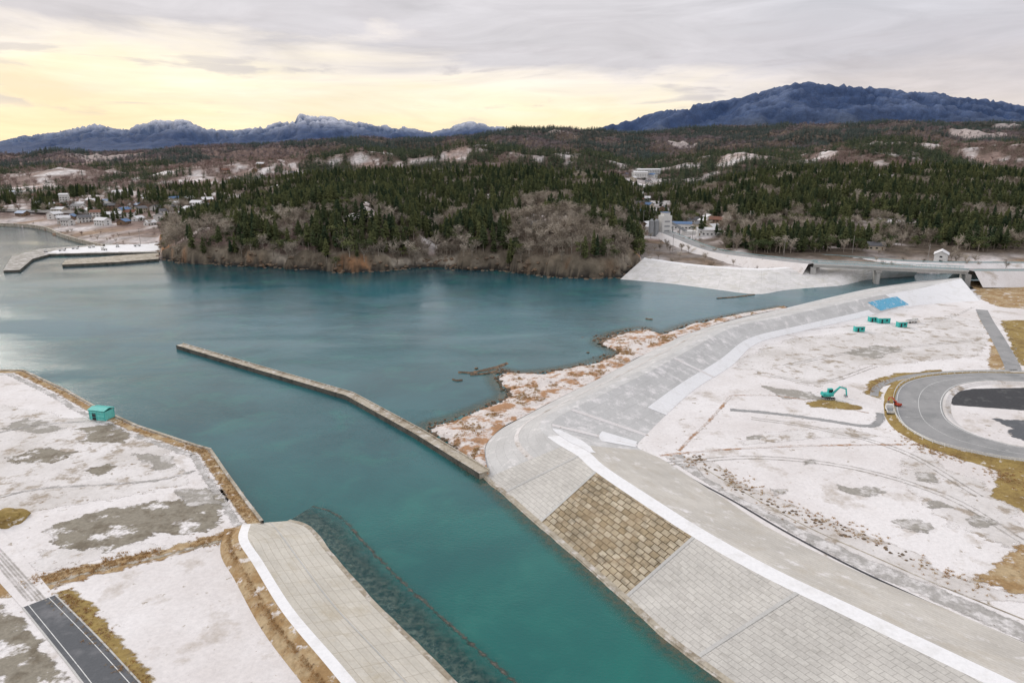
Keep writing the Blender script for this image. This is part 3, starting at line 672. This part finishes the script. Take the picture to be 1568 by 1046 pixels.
patch('golden_grass_ground',[(1230,615),(1275,612),(1320,622),(1315,628),(1240,622)],4,m_gold,1.2,.2)
road('field_edge_bank',[(1010,697),(1110,688),(1240,682),(1382,680)],.9,3,m_beach,soft=.5)
road('field_edge_bank',[(1040,690),(1060,668),(1085,645),(1120,605)],.7,3,m_beach,soft=.5)
road('field_edge_bank',[(1120,605),(1200,607),(1330,632)],.6,3,m_beach,soft=.5)
patch('golden_grass_ground',[(1362,608),(1372,650),(1420,685),(1500,712),(1530,722),(1520,745),(1530,765),(1600,795),(1700,800),(1700,715),(1568,700),(1480,690),(1400,655)],2,m_gold,2,.12)
for L in ([(1000,712),(1150,700),(1300,715),(1450,760),(1568,830)],[(1150,640),(1250,655),(1380,690),(1500,760)],[(1200,560),(1300,540),(1400,530),(1500,520)],[(1180,575),(1260,585),(1340,560)]):
    pl=P(L)
    for o_ in (-.8,.8): softribbon('tyre_track_ground',[p+perp2(pl,i)*o_ for i,p in enumerate(pl)],.22,.062,m_mud2,.25)
OUT=[(1800,575),(1690,572),(1568,571),(1480,571),(1405,579),(1374,598),(1376,640),(1420,673),(1500,695),(1568,706),(1690,720),(1800,730)]
INN=[(1800,588),(1690,586),(1568,584),(1505,583),(1462,592),(1444,612),(1450,640),(1485,662),(1530,676),(1568,684),(1690,697),(1800,705)]
zl=2.1
oo=cat(pxs(OUT,zl),8); ii=cat(pxs(INN,zl),8)
strip('loop_road',oo,ii,m_asph2,4)
def off(P_,o,dz): return [p+perp2(P_,i)*o+Vector((0,0,dz)) for i,p in enumerate(P_)]
so_=1 if perp2(oo,30).dot(ii[30]-oo[30])<0 else -1
ribbon('loop_road_embankment_ground',oo,[(0,-.005),(so_*1.0,-.01),(so_*3.2,-.65)],[m_gold],jit=.1)
ribbon('loop_road_embankment_ground',ii,[(0,-.005),(-so_*.8,-.01),(-so_*2.4,-.65)],[m_snow2],jit=.1)
for q in (off(oo,-so_*.5,.015),off(ii,so_*.5,.015)): ribbon('road_edge_line',q,[(-.1,0),(.1,0)],[m_line])
midl=[oo[i].lerp(ii[i],.5)+Vector((0,0,.015)) for i in range(len(oo))]; ribbon('road_centre_line',midl,[(-.06,0),(.06,0)],[m_line])
patch('dark_asphalt_lot_ground',[(1450,613),(1456,601),(1490,595),(1640,592),(1640,631),(1568,628),(1460,620)],5,m_darkasph,.3,.4)
patch('wet_ground',[(1520,641),(1640,645),(1640,690),(1568,675),(1545,668),(1550,655)],5,m_asph,2,.2)
def rail(name,P_,h=.8,stp=3,mat=None):
    b=B([mat or m_steel]); acc=0
    for i in range(len(P_)-1):
        a,c=P_[i],P_[i+1]; d=c-a; L=d.length; r=Matrix.Rotation(math.atan2(d.y,d.x),4,'Z')@Matrix.Rotation(-math.asin(max(-1,min(1,d.z/max(L,1e-6)))),4,'Y')
        b.box((a+c)/2+Vector((0,0,h)),(L,.06,.3),0,r); b.box((a+c)/2+Vector((0,0,h*.5)),(L,.05,.1),0,r)
        while acc<L: b.box(a+d*(acc/L)+Vector((0,0,h*.5)),(.12,.12,h),0); acc+=stp
        acc-=L
    return b.done(name,(0,0,0))
rail('guardrail_fence',off(oo,so_*.5,0)[8:-8],.75,3,m_line)
road('access_road',[(1503,474),(1512,492),(1526,515),(1540,540),(1549,558),(1552,567)],5,4,m_asph2)
patch('golden_grass_ground',[(1492,478),(1508,478),(1530,520),(1542,570),(1512,566),(1520,520)],2,m_grass,2.5)
patch('golden_grass_ground',[(1530,490),(1640,490),(1640,560),(1560,560),(1545,520)],2,m_gold,2)
patch('golden_grass_ground',[(1478,430),(1640,428),(1640,472),(1540,472),(1508,462)],3,m_grass,3,.08)
road('outer_loop_road',[(1338,606),(1344,592),(1375,579),(1420,572),(1470,569),(1560,567)],2.4,4,m_asph2)
patch('golden_grass_ground',[(1322,602),(1335,582),(1370,572),(1440,566),(1440,572),(1380,580),(1352,592),(1350,612)],2,m_gold,1.5)
road('field_edge_bank',[(1230,505),(1330,497),(1440,490),(1490,470)],1,3,m_snow2,soft=.5)
# ================= left land =================
zq=2.2
Q=[(-250,560),(-80,566),(0,567),(35,567),(100,597),(150,625),(210,652),(300,682),(322,688),(345,722),(375,764),(402,799)]
q=pxs(Q,zq)
LT=[(440,797),(470,808),(500,845),(560,915),(630,985),(690,1045)]; LC=[(384,801),(380,824),(402,858),(448,930),(515,1008),(575,1078)]
lt=[G(u,v,.2) for u,v in LT]; lc=[G(LC[0][0],LC[0][1],2.6)]+[G(u,v,4) for u,v in LC[1:]]
def extb(L,z): d=L[-1]-L[-2]; return L+[Vector((*(L[-1]+d*2).xy,z)),Vector((*(L[-1]+d*5).xy,z))]
lt=cat(extb(lt,.2),6); lc=cat(extb(lc,4),6)
strip('left_levee_face',lt,lc,m_c_left,5)
sl=1 if perp2(lc,12).dot(lt[12]-lc[12])<0 else -1
strip('left_levee_seam',[a.lerp(b,.48)+Vector((0,0,.05)) for a,b in zip(lt,lc)],[a.lerp(b,.50)+Vector((0,0,.05)) for a,b in zip(lt,lc)],m_conc,2)
c1=off(lc,sl*1.7,0); 
for i,p in enumerate(c1): p.z=lc[i].z
strip('left_levee_crest_path',lc,c1,m_snowpure,2)
c2=off(c1,sl*1.2,-.4); c3=off(c2,sl*2.2,0)
for p in c3: p.z=zq+.01
strip('left_levee_grass_slope',c1,c2,m_grass,2); strip('left_levee_grass_slope',c2,c3,m_grass,3)
ribbon('left_levee_toe_ledge',lt,[(0,.02),(-sl*.9,-.02),(-sl*1.3,-1.5)],[m_quay],jit=.2)
shallow('riprap_shallows_water',lt,10.5,m_shl,.012,-sl)
shallow('riprap_shallows_water',off(lt,-sl*1.5,0),6,m_shl,.018,-sl)
softribbon('submerged_sill_water',off(lt,-sl*7.5,-.17),.35,0,m_quay_side,.6)
LEFT=q+[Vector((p.x,p.y,0)) for p in c1[0:]]+[Vector((c1[-1].x,-120,0)),Vector((-500,-120,0)),Vector((-500,q[0].y,0))]
sheet('snowy_ground',LEFT,zq,m_snow,6,m_quay_side)
qq=lin(q,4)
sq=1 if perp2(qq,20).x>0 else -1
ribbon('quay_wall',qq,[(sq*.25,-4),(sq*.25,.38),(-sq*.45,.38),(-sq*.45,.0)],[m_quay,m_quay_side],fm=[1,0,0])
softribbon('quay_grass_ground',off(qq,-sq*1.7,0),2.2,.05,m_grass,.7)
softribbon('quay_path_ground',off(qq,-sq*4.3,0),1.6,.016,m_gravel,.9)
def PL(L,k=6): return cat(pxs(L,zq),k)
def lpatch(nm,L,lay,mat,amp=2.,sc=.12): return softpatch(nm,L,zq,lay,mat,amp,sc)
lpatch('muddy_patch_ground',[(75,812),(130,786),(210,770),(280,762),(335,758),(335,785),(345,800),(300,812),(230,820),(170,842),(100,838),(60,828)],2,m_mud,3,.12)
lpatch('muddy_patch_ground',[(270,752),(320,745),(335,770),(290,775)],3,m_mud2,1.6,.2)
lpatch('muddy_patch_ground',[(115,652),(170,650),(205,668),(190,680),(125,674)],2,m_mud,2.5,.15)
lpatch('muddy_patch_ground',[(10,700),(60,685),(120,690),(80,708),(20,708)],2,m_mud,2.5,.15)
lpatch('muddy_patch_ground',[(130,720),(165,708),(185,712),(150,728)],2,m_mud,1.6,.2)
lpatch('muddy_patch_ground',[(40,640),(100,655),(60,665),(0,655)],2,m_mud2,2.5,.15)
lpatch('muddy_patch_ground',[(195,690),(260,700),(285,720),(240,715)],2,m_mud2,2.5,.15)
lpatch('dusted_ground',[(0,620),(120,640),(260,670),(290,740),(180,760),(0,790),(-120,760),(-120,640)],1,m_snow2,5,.06)
lpatch('dusted_ground',[(60,840),(200,830),(250,840),(120,865),(60,875)],1,m_snow2,3,.1)
lpatch('grass_ground',[(-60,890),(50,885),(150,862),(240,842),(340,815),(365,805),(372,820),(330,832),(200,868),(130,885),(70,905),(-60,925)],3,m_grass,1.4,.25)
lpatch('grass_ground',[(85,905),(110,898),(150,940),(190,990),(240,1045),(270,1090),(240,1090),(200,1040),(140,970)],3,m_gold,1.2,.25)
lpatch('grass_ground',[(-60,930),(20,935),(60,985),(110,1050),(130,1090),(-60,1090)],3,m_mud,2,.15)
lpatch('grass_ground',[(330,700),(345,722),(375,764),(400,799),(385,805),(355,765),(318,710)],4,m_grass,1,.3)
def lstrip(nm,A,B_,lay,mat,k=4):
    a=cat(pxs(A,zq),k); b=cat(pxs(B_,zq),k)
    for p in a+b: p.z+=lay*.012
    return strip(nm,a,b,mat,3)
lstrip('asphalt_road',[(34,930),(78,985),(125,1045),(200,1150),(260,1240)],[(84,911),(148,975),(213,1045),(310,1150),(400,1240)],6,m_asph)
lstrip('snowy_road_ground',[(-80,800),(-20,870),(34,930)],[(-30,770),(30,845),(84,911)],6,m_snow)
kl=cat(pxs([(34,930),(78,985),(125,1045),(200,1150)],zq),4); kr=cat(pxs([(84,911),(148,975),(213,1045),(310,1150)],zq),4)
for kk in (kl,kr): ribbon('road_kerb',kk,[(-.2,-.05),(-.2,.13),(.05,.13),(.05,-.05)],[m_conc])
for kk,s_ in ((kl,-1),(kr,1)): ribbon('road_edge_line',off(kk,s_*.9,.09),[(-.06,0),(.06,0)],[m_line])
road2=lambda nm,L,wd,lay,mat,jit=0: softribbon(nm,PL(L),wd,lay*.012,mat,.7)
road2('tyre_track_ground',[(-40,770),(60,748),(150,742),(240,735),(300,720)],.8,5,m_gravel)
road2('tyre_track_ground',[(60,900),(130,878),(250,850),(345,826)],.8,5,m_quay)
road2('tyre_track_ground',[(-30,668),(60,650),(130,645)],.8,5,m_gravel)
for o_ in (-1.6,-.9,.0,.7,1.5): softribbon('tyre_track_ground',[p+Vector((o_,0,0)) for p in PL([(-40,810),(5,860),(58,920)])],.15,.095,m_mud2,.15)
bm=bmesh.new(); bmesh.ops.create_icosphere(bm,subdivisions=4,radius=1)
for v in bm.verts: v.co=Vector((v.co.x*4,v.co.y*3.4,v.co.z*2.0))*(1+.35*noise.fractal(v.co*1.2,1,2,3))
me=bpy.data.meshes.new('dirt_mound'); bm.to_mesh(me); bm.free(); me.materials.append(m_gold); o=link(bpy.data.objects.new('dirt_mound',me)); o.location=G(10,797,zq)
# ================= breakwater =================
bw=lin(pxs([(275,527),(400,564),(535,603)],1.5),5)[:-1]+lin(pxs([(535,603),(640,660),(742,722)],1.5),6)
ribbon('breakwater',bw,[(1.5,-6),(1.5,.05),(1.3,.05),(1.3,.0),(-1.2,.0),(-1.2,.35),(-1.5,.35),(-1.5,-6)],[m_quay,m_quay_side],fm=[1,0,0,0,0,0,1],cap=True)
# ================= far bank levee, bridge =================
FTo=[(948,428),(1020,434),(1090,443),(1158,451),(1200,445),(1245,441),(1290,437),(1330,428),(1400,422)]; FC=[(985,396),(1040,404),(1100,410),(1160,413),(1200,411),(1240,407),(1285,411),(1340,411),(1410,410)]
fto=cat([G(u,v,0) for u,v in FTo],5); fc=cat([G(u,v,7) for u,v in FC],5)
for p in fto: p.z=-.3
strip('far_bank_levee_face',fto,fc,m_c_far,4)
fb=[p+Vector((2,6,0)) for p in fc]; strip('far_bank_levee_crest_path',fc,fb,m_snowpure,2)
fb2=[p+Vector((4,18,-4.5)) for p in fb]; strip('far_bank_levee_back_ground',fb,fb2,m_grass,3)
zb=10.2
BL=G(1245,403,zb); BRr=G(1480,413,zb)
dirb=(BRr-BL); dirb.z=0; dirb.normalize()
bp=[BL.lerp(BRr,t/12) for t in range(13)]
emp=link(bpy.data.objects.new('road_bridge',None)); emp.location=(0,0,0)
d=ribbon('deck',bp,[(-5,-.4),(-5,.35),(-4.6,.35),(-4.6,.0),(4.6,.0),(4.6,.35),(5,.35),(5,-.4),(3.6,-.5),(3.6,-2.0),(-3.6,-2.0),(-3.6,-.5),(-5,-.4)],[m_conc,m_asph2],fm=[0,0,0,1,0,0,0,0,0,0,0,0]); d.parent=emp
for s_ in (-1,1):
    r=rail('railing',[p+perp2(bp,i)*4.8*s_+Vector((0,0,.35)) for i,p in enumerate(bp)],1.0,2.5,m_rail); r.parent=emp
pc=G(1345,437,0); t_=((pc-BL).dot(dirb)); pcx=BL+dirb*t_
b=B([m_conc]); b.box((0,0,3.2),(2.6,8.4,9.6),0,bev=.5); b.box((0,0,7.6),(3.4,9.6,1.0),0,bev=.2)
pr=b.done('pier',(pcx.x,pcx.y,0),math.atan2(dirb.y,dirb.x)); pr.parent=emp
for k_,PP in (('abutment_1',BL),('abutment_2',BRr)):
    b=B([m_conc]); b.box((0,0,4),(3,11,8.2)); a1=b.done(k_,(PP.x,PP.y,0),math.atan2(dirb.y,dirb.x)); a1.parent=emp
def emb(nm,L,wd,z,slope=8,mat=m_asph2):
    pts=cat([G(u,v,zz) for u,v,zz in L],6)
    k=wd/2
    ribbon(nm,pts,[(-k-slope,-z),(-k-.6,-.05),(-k,0),(0,.03),(k,0),(k+.6,-.05),(k+slope,-z)],[m_snow,mat],fm=[0,0,1,1,0,0])
    rr=rail('guardrail_fence',[p+perp2(pts,i)*(k+.3) for i,p in enumerate(pts)],.9,4,m_rail)
emb('approach_road',[(1245,403,zb),(1180,396,9.5),(1110,387,9),(1075,378,9),(1045,366,9.5),(1010,352,10)],9,8)
emb('approach_road',[(1480,413,zb),(1530,413,9.5),(1600,413,9),(1750,413,9)],10,8)
emb('hillfoot_road',[(1100,392,5.5),(1250,390,5.5),(1400,400,5),(1568,402,5),(1750,402,5)],6,4)
sheet('harbour_pier',pxs([(95,405),(100,398),(180,391),(243,387),(243,396),(180,401)],1.6),1.6,m_quay,6,m_quay_side)
sheet('harbour_quay',pxs([(5,414),(18,392),(60,381),(160,373),(250,369),(255,386),(160,387),(75,389),(50,396),(30,413)],1.6),1.6,m_mud2,6,m_quay_side)
softpatch('harbour_snow_ground',[(60,388),(100,381),(160,375),(240,372),(244,384),(160,386)],1.6,3,m_snowpure,4,.06)
ribbon('sea_wall',cat(pxs([(-200,343),(0,346),(65,351),(95,363),(140,376),(160,380)],0),4),[(-.8,-3),(-.8,3.2),(.8,3.2),(.8,-3)],[m_quay])
vp=[G(-60+24*k,319+.7*k,11) for k in range(10)]
e2=link(bpy.data.objects.new('viaduct_bridge',None))
d=ribbon('deck',vp,[(-4,-1.6),(-4,.9),(-3.7,.9),(-3.7,0),(3.7,0),(3.7,.9),(4,.9),(4,-1.6),(-4,-1.6)],[m_conc]); d.parent=e2
for p in vp[::2]:
    b=B([m_conc]); b.box((0,0,4),(2,5,11)); o=b.done('pier',(p.x,p.y,0)); o.parent=e2

# ================= buildings =================
def house(p,w=10,d=8,h=5.5,rz=0,roof=0,wall=None,name='house',rh=2.2):
    b=B([wall or m_white,m_rooflist[roof],m_dark,m_brownw]); 
    b.box((0,0,h/2-.5),(w,d,h+1),0)
    for s_ in(-1,1): b.poly([(s_*w/2,-d/2,h),(s_*w/2,d/2,h),(s_*w/2,0,h+rh)],0)
    ov=.6
    for s_ in(-1,1):
        y0=s_*(d/2+ov); zz=h-ov*rh/(d/2)
        vs=[(-w/2-ov,y0,zz),(w/2+ov,y0,zz),(w/2+ov,0,h+rh),(-w/2-ov,0,h+rh)]
        b.poly(vs,1); b.poly([(x,y_,z_+.22) for x,y_,z_ in vs],1); b.poly([vs[0],vs[1],(vs[1][0],y0,zz+.22),(vs[0][0],y0,zz+.22)],1)
    nf=max(1,int(h/2.7))
    for f in range(nf):
        zc=1.4+f*2.7
        for k in range(max(2,int(w/3))):
            x=-w/2+(k+.5)*w/max(2,int(w/3))
            for s_ in(-1,1):
                if f==0 and k==0: b.box((x,s_*(d/2+.02),1),(1,.06,2),3)
                else: b.box((x,s_*(d/2+.02),zc),(1.5,.06,1.1),2)
        for s_ in(-1,1): b.box((s_*(w/2+.02),0,zc),(.06,1.6,1.1),2)
    return b.done(name,p,rz)
HP=[(62,318),(78,320),(92,322),(120,322),(150,332),(165,318),(200,332),(215,326),(240,321),(255,330),(270,318),(290,323),(310,319),(325,322),(340,313),(358,325),(230,345),(190,343),(130,340),(450,270),(462,276),(475,283),(445,284),(345,266),(390,263),(400,256),(555,273),(180,300),(20,300),(35,330),(300,330),(225,312),(205,318),(175,335),(190,328),(212,338),(245,338),(262,342),(140,325),(158,345),(110,335),(85,335),(280,335),(170,310),(195,312),(318,312),(60,305),(235,305),
(958,270),(970,277),(985,273),(1000,272),(975,291),(985,302),(975,312),(990,320),(1005,332),(1030,336),(1080,346),(1092,352),(1060,341),(975,332),(990,352),(1085,336),(1072,352),(1048,336),(1015,326),(1098,345),(1340,382),(1440,400),(820,350)]
random.seed(33)
HP+=[(random.uniform(90,350),random.uniform(306,346)) for _ in range(34)]+[(random.uniform(965,1005),random.uniform(272,325)) for _ in range(8)]
placed=[]
for (u,v) in HP:
    p=hit(u,v)
    if p is None or p.z<1.2 or any((p-q_).length<13 for q_ in placed): continue
    placed.append(p)
    house((p.x,p.y,p.z-.2),U(9,15),U(7,10),random.choice([3.2,5.6,5.6]),U(0,3.1),random.choice([0,1,1,1,2,3,0]),random.choice([m_white,m_cream,m_white,m_brownw]))
p=hit(992,270)
if p: house(p,44,14,11,.2,1,m_white,'school_building',1.5); house((p.x-20,p.y-30,p.z-1),26,12,8,.25,1,m_white,'school_building',1.5)
p=hit(101,318)
if p: house(p,9,9,16,.3,1,m_white,'apartment_tower',1.2)
for (u,v,w_,rf) in [(1040,350,22,2),(1005,356,18,1),(1085,360,20,1)]:
    p=hit(u,v)
    if p: house(p,w_,10,5,U(-.4,.4),rf,m_white,'warehouse',1.6)
p=hit(1017,362)
b=B([m_white,m_steel,m_rooflist[2]])
b.box((0,0,9),(9,8,18),0,bev=.2); b.box((0,0,19),(6,6,3),0); b.cyl((-8,0,7),2.2,2.2,13,1); b.cyl((-8,0,14.3),2.2,.4,1.8,1); b.cyl((-13,0,7),2.2,2.2,13,1); b.cyl((-13,0,14.3),2.2,.4,1.8,1)
b.box((13,0,8),(24,1.8,1.8),1,RY(28)); b.box((24,0,2),(9,9,4),0)
for z in (5,9,13): b.box((0,-4.05,z),(5,.1,1.2),1)
for x in (8,15): b.box((x,0,4),(.4,1.6,9),1)
b.box((0,0,20.6),(6.6,6.6,.3),2)
b.done('concrete_plant',p,.3)
for (u,v) in [(1123,382),(1113,372),(1200,392),(1305,388),(1060,370),(985,345),(1030,385),(1420,402),(90,350),(215,372)]:
    p=hit(u,v)
    if p is None: continue
    b=B([m_wood]); b.cyl((0,0,6),.2,.12,13,0,seg=8); b.box((0,0,11.6),(2.2,.15,.15)); b.box((0,0,10.8),(1.8,.15,.15)); b.box((.35,0,9.8),(.4,.4,.8))
    b.done('utility_pole',p,U(0,3))
p=G(157,640,zq); b=B([m_teal,m_dark,simple('teal_net',(.16,.55,.5),.8)])
for x in(-2.6,0,2.6):
    for y_ in(-1.7,1.7): b.box((x,y_,1.5),(.14,.14,3.0),0)
b.box((0,1.7,1.4),(5.0,.06,2.6),2); b.box((0,-1.7,1.4),(5.0,.06,2.6),2); b.box((-2.6,0,1.4),(.06,3.2,2.6),2); b.box((2.6,0,1.4),(.06,3.2,2.6),2)
b.box((0,-.95,3.25),(5.8,2.1,.1),0,RX(14)); b.box((0,.95,3.25),(5.8,2.1,.1),0,RX(-14)); b.box((-1,-1.76,1.1),(1.2,.05,2.1),1)
for z in(.9,2.0): b.box((0,-1.78,z),(5.2,.08,.1),0)
b.done('net_shed',p,-.25)
for (u,v,l,rz) in [(1380,500,4.5,.1),(1352,494,6,.05),(1336,492,4,.0),(1315,507,4.5,0)]:
    p=G(u,v,zf+.02); b=B([m_teal,m_white,m_dark])
    b.box((0,0,1.3),(l,2.4,2.5),0,bev=.05)
    for k in range(int(l/.5)):
        for s_ in(-1,1): b.box((-l/2+.3+k*.5,s_*1.22,1.3),(.18,.06,2.2),0)
    b.box((0,0,2.6),(l+.1,2.5,.1),1); b.box((-l*.2,-1.26,1.0),(.8,.05,1.9),2); b.box((l*.2,-1.26,1.5),(1,.05,.8),2)
    b.done('site_container',p,rz,.9)
def excav(p,rz,mat,sc=1.0):
    b=B([mat,m_rub,m_dark,m_steel])
    for s_ in(-1,1):
        b.box((0,s_*1.15,.45),(3.8,.6,.8),1,bev=.3)
        for k in range(5): b.cyl((-1.4+k*.7,s_*1.47,.35),.25,.25,.08,3,RX(90))
    b.cyl((0,0,.95),.9,.9,.3,3); b.box((-.5,0,1.55),(3.4,2.5,.9),0,bev=.12); b.box((-1.9,0,1.7),(.9,2.4,1.2),0,bev=.25)
    b.box((.75,.7,2.3),(1.5,1.0,1.7),0,bev=.1); b.box((.85,.7,2.45),(1.4,1.06,1.0),2); b.box((.75,.7,3.17),(1.6,1.1,.1),0)
    b.box((2.3,-.2,2.9),(3.4,.4,.5),0,RY(-42)); b.box((4.6,-.2,3.6),(2.6,.36,.45),0,RY(18)); b.box((5.9,-.2,2.1),(2.6,.3,.36),0,RY(78))
    b.cyl((2.2,-.2,2.2),.09,.09,2.2,3,RY(40)); b.cyl((4.9,-.2,4.0),.08,.08,1.8,3,RY(105))
    b.box((5.9,-.2,.7),(1.0,1.0,.15),3,RY(30)); b.box((5.5,-.2,.9),(.15,1.0,.8),3); b.box((5.9,.28,.85),(.8,.06,.6),3); b.box((5.9,-.68,.85),(.8,.06,.6),3)
    return b.done('excavator',p,rz,sc)
excav(G(1268,610,zf+.05),.1,m_teal,.95); excav(G(1373,622,zf+.3),1.9,m_red,.55)
def truck(p,rz):
    b=B([m_white,m_rub,m_dark,m_steel])
    b.box((2,0,1.3),(1.5,1.9,1.7),0,bev=.15); b.box((2.5,0,1.7),(.6,1.75,.7),2); b.box((-.6,0,.8),(3.6,1.7,.2),3)
    for s_ in(-1,1): b.box((-.6,s_*.92,1.15),(3.6,.06,.5),0)
    b.box((-2.4,0,1.15),(.06,1.85,.5),0)
    for x in(1.9,-1.5):
        for s_ in(-1,1): b.cyl((x,s_*.8,.38),.38,.38,.25,1,RX(90),14)
    b.done('light_truck',p,rz)
truck(G(1362,632,zf+.02),1.2); truck(G(1395,494,zf+.02),.3)
for (u,v) in [(70,386),(115,381),(140,379),(180,378),(95,384),(210,377),(160,383)]: truck(G(u,v,1.62),U(0,3))
tf=[]
def tline(L,z,nn,sp_,s0=.5,s1=1.1,world=False):
    pts=L if world else cat(pxs(L,z),8)
    for _ in range(nn):
        i=random.randrange(len(pts)-1); p_=pts[i].lerp(pts[i+1],rnd())
        if noise.noise(p_*.1)<-.15: continue
        tf.append((p_.x+random.gauss(0,sp_),p_.y+random.gauss(0,sp_),p_.z,U(s0,s1),0))
tline([p+Vector((0,0,-.1)) for p in off(c1,sl*1.6,-.5)],0,800,.45,.3,.6,True)
tline(off(qq,-sq*1.8,0),0,1000,.6,.3,.7,True)
tline([(50,890),(150,866),(240,845),(345,822)],zq,420,1.2,.3,.8)
tline([(90,905),(140,960),(200,1030),(250,1090)],zq,300,.9,.3,.7)
tline([(1050,700),(1100,718),(1140,745),(1230,785),(1320,818),(1430,872),(1568,912)],zf,420,1.8,.3,.8)
tline([(1370,650),(1420,685),(1500,712),(1568,740)],zf,500,2.0,.3,.8)
tline([(1330,600),(1345,585),(1400,573)],zf,150,1.0,.3,.7)
for i in range(0,len(we)-1):
    for _ in range(18):
        t=U(.12,.9); p_=we[i].lerp(te[i],t)+(we[i+1]-we[i])*rnd(); z_=-.25+1.4*t+.7*math.sin(math.pi*t)
        if noise.noise(p_*.12)>.05: tf.append((p_.x,p_.y,z_-.1,U(.4,1.2),0))
scatter('dry_grass_tufts',[tuft('t')],tf)
for _ in range(90):
    pts=cat(pxs([(1060,700),(1130,745),(1230,790),(1320,825),(1420,870)],zf),6); i=random.randrange(len(pts)-1); q_=pts[i].lerp(pts[i+1],rnd()); rocks.append((q_.x+U(-2,2),q_.y+U(-2,2),zf,U(.3,.9),random.choice([0,1,2])))
scatter('shore_rocks',[rock('r0',0),rock('r1',1),rock('r2',2)],rocks+rk)
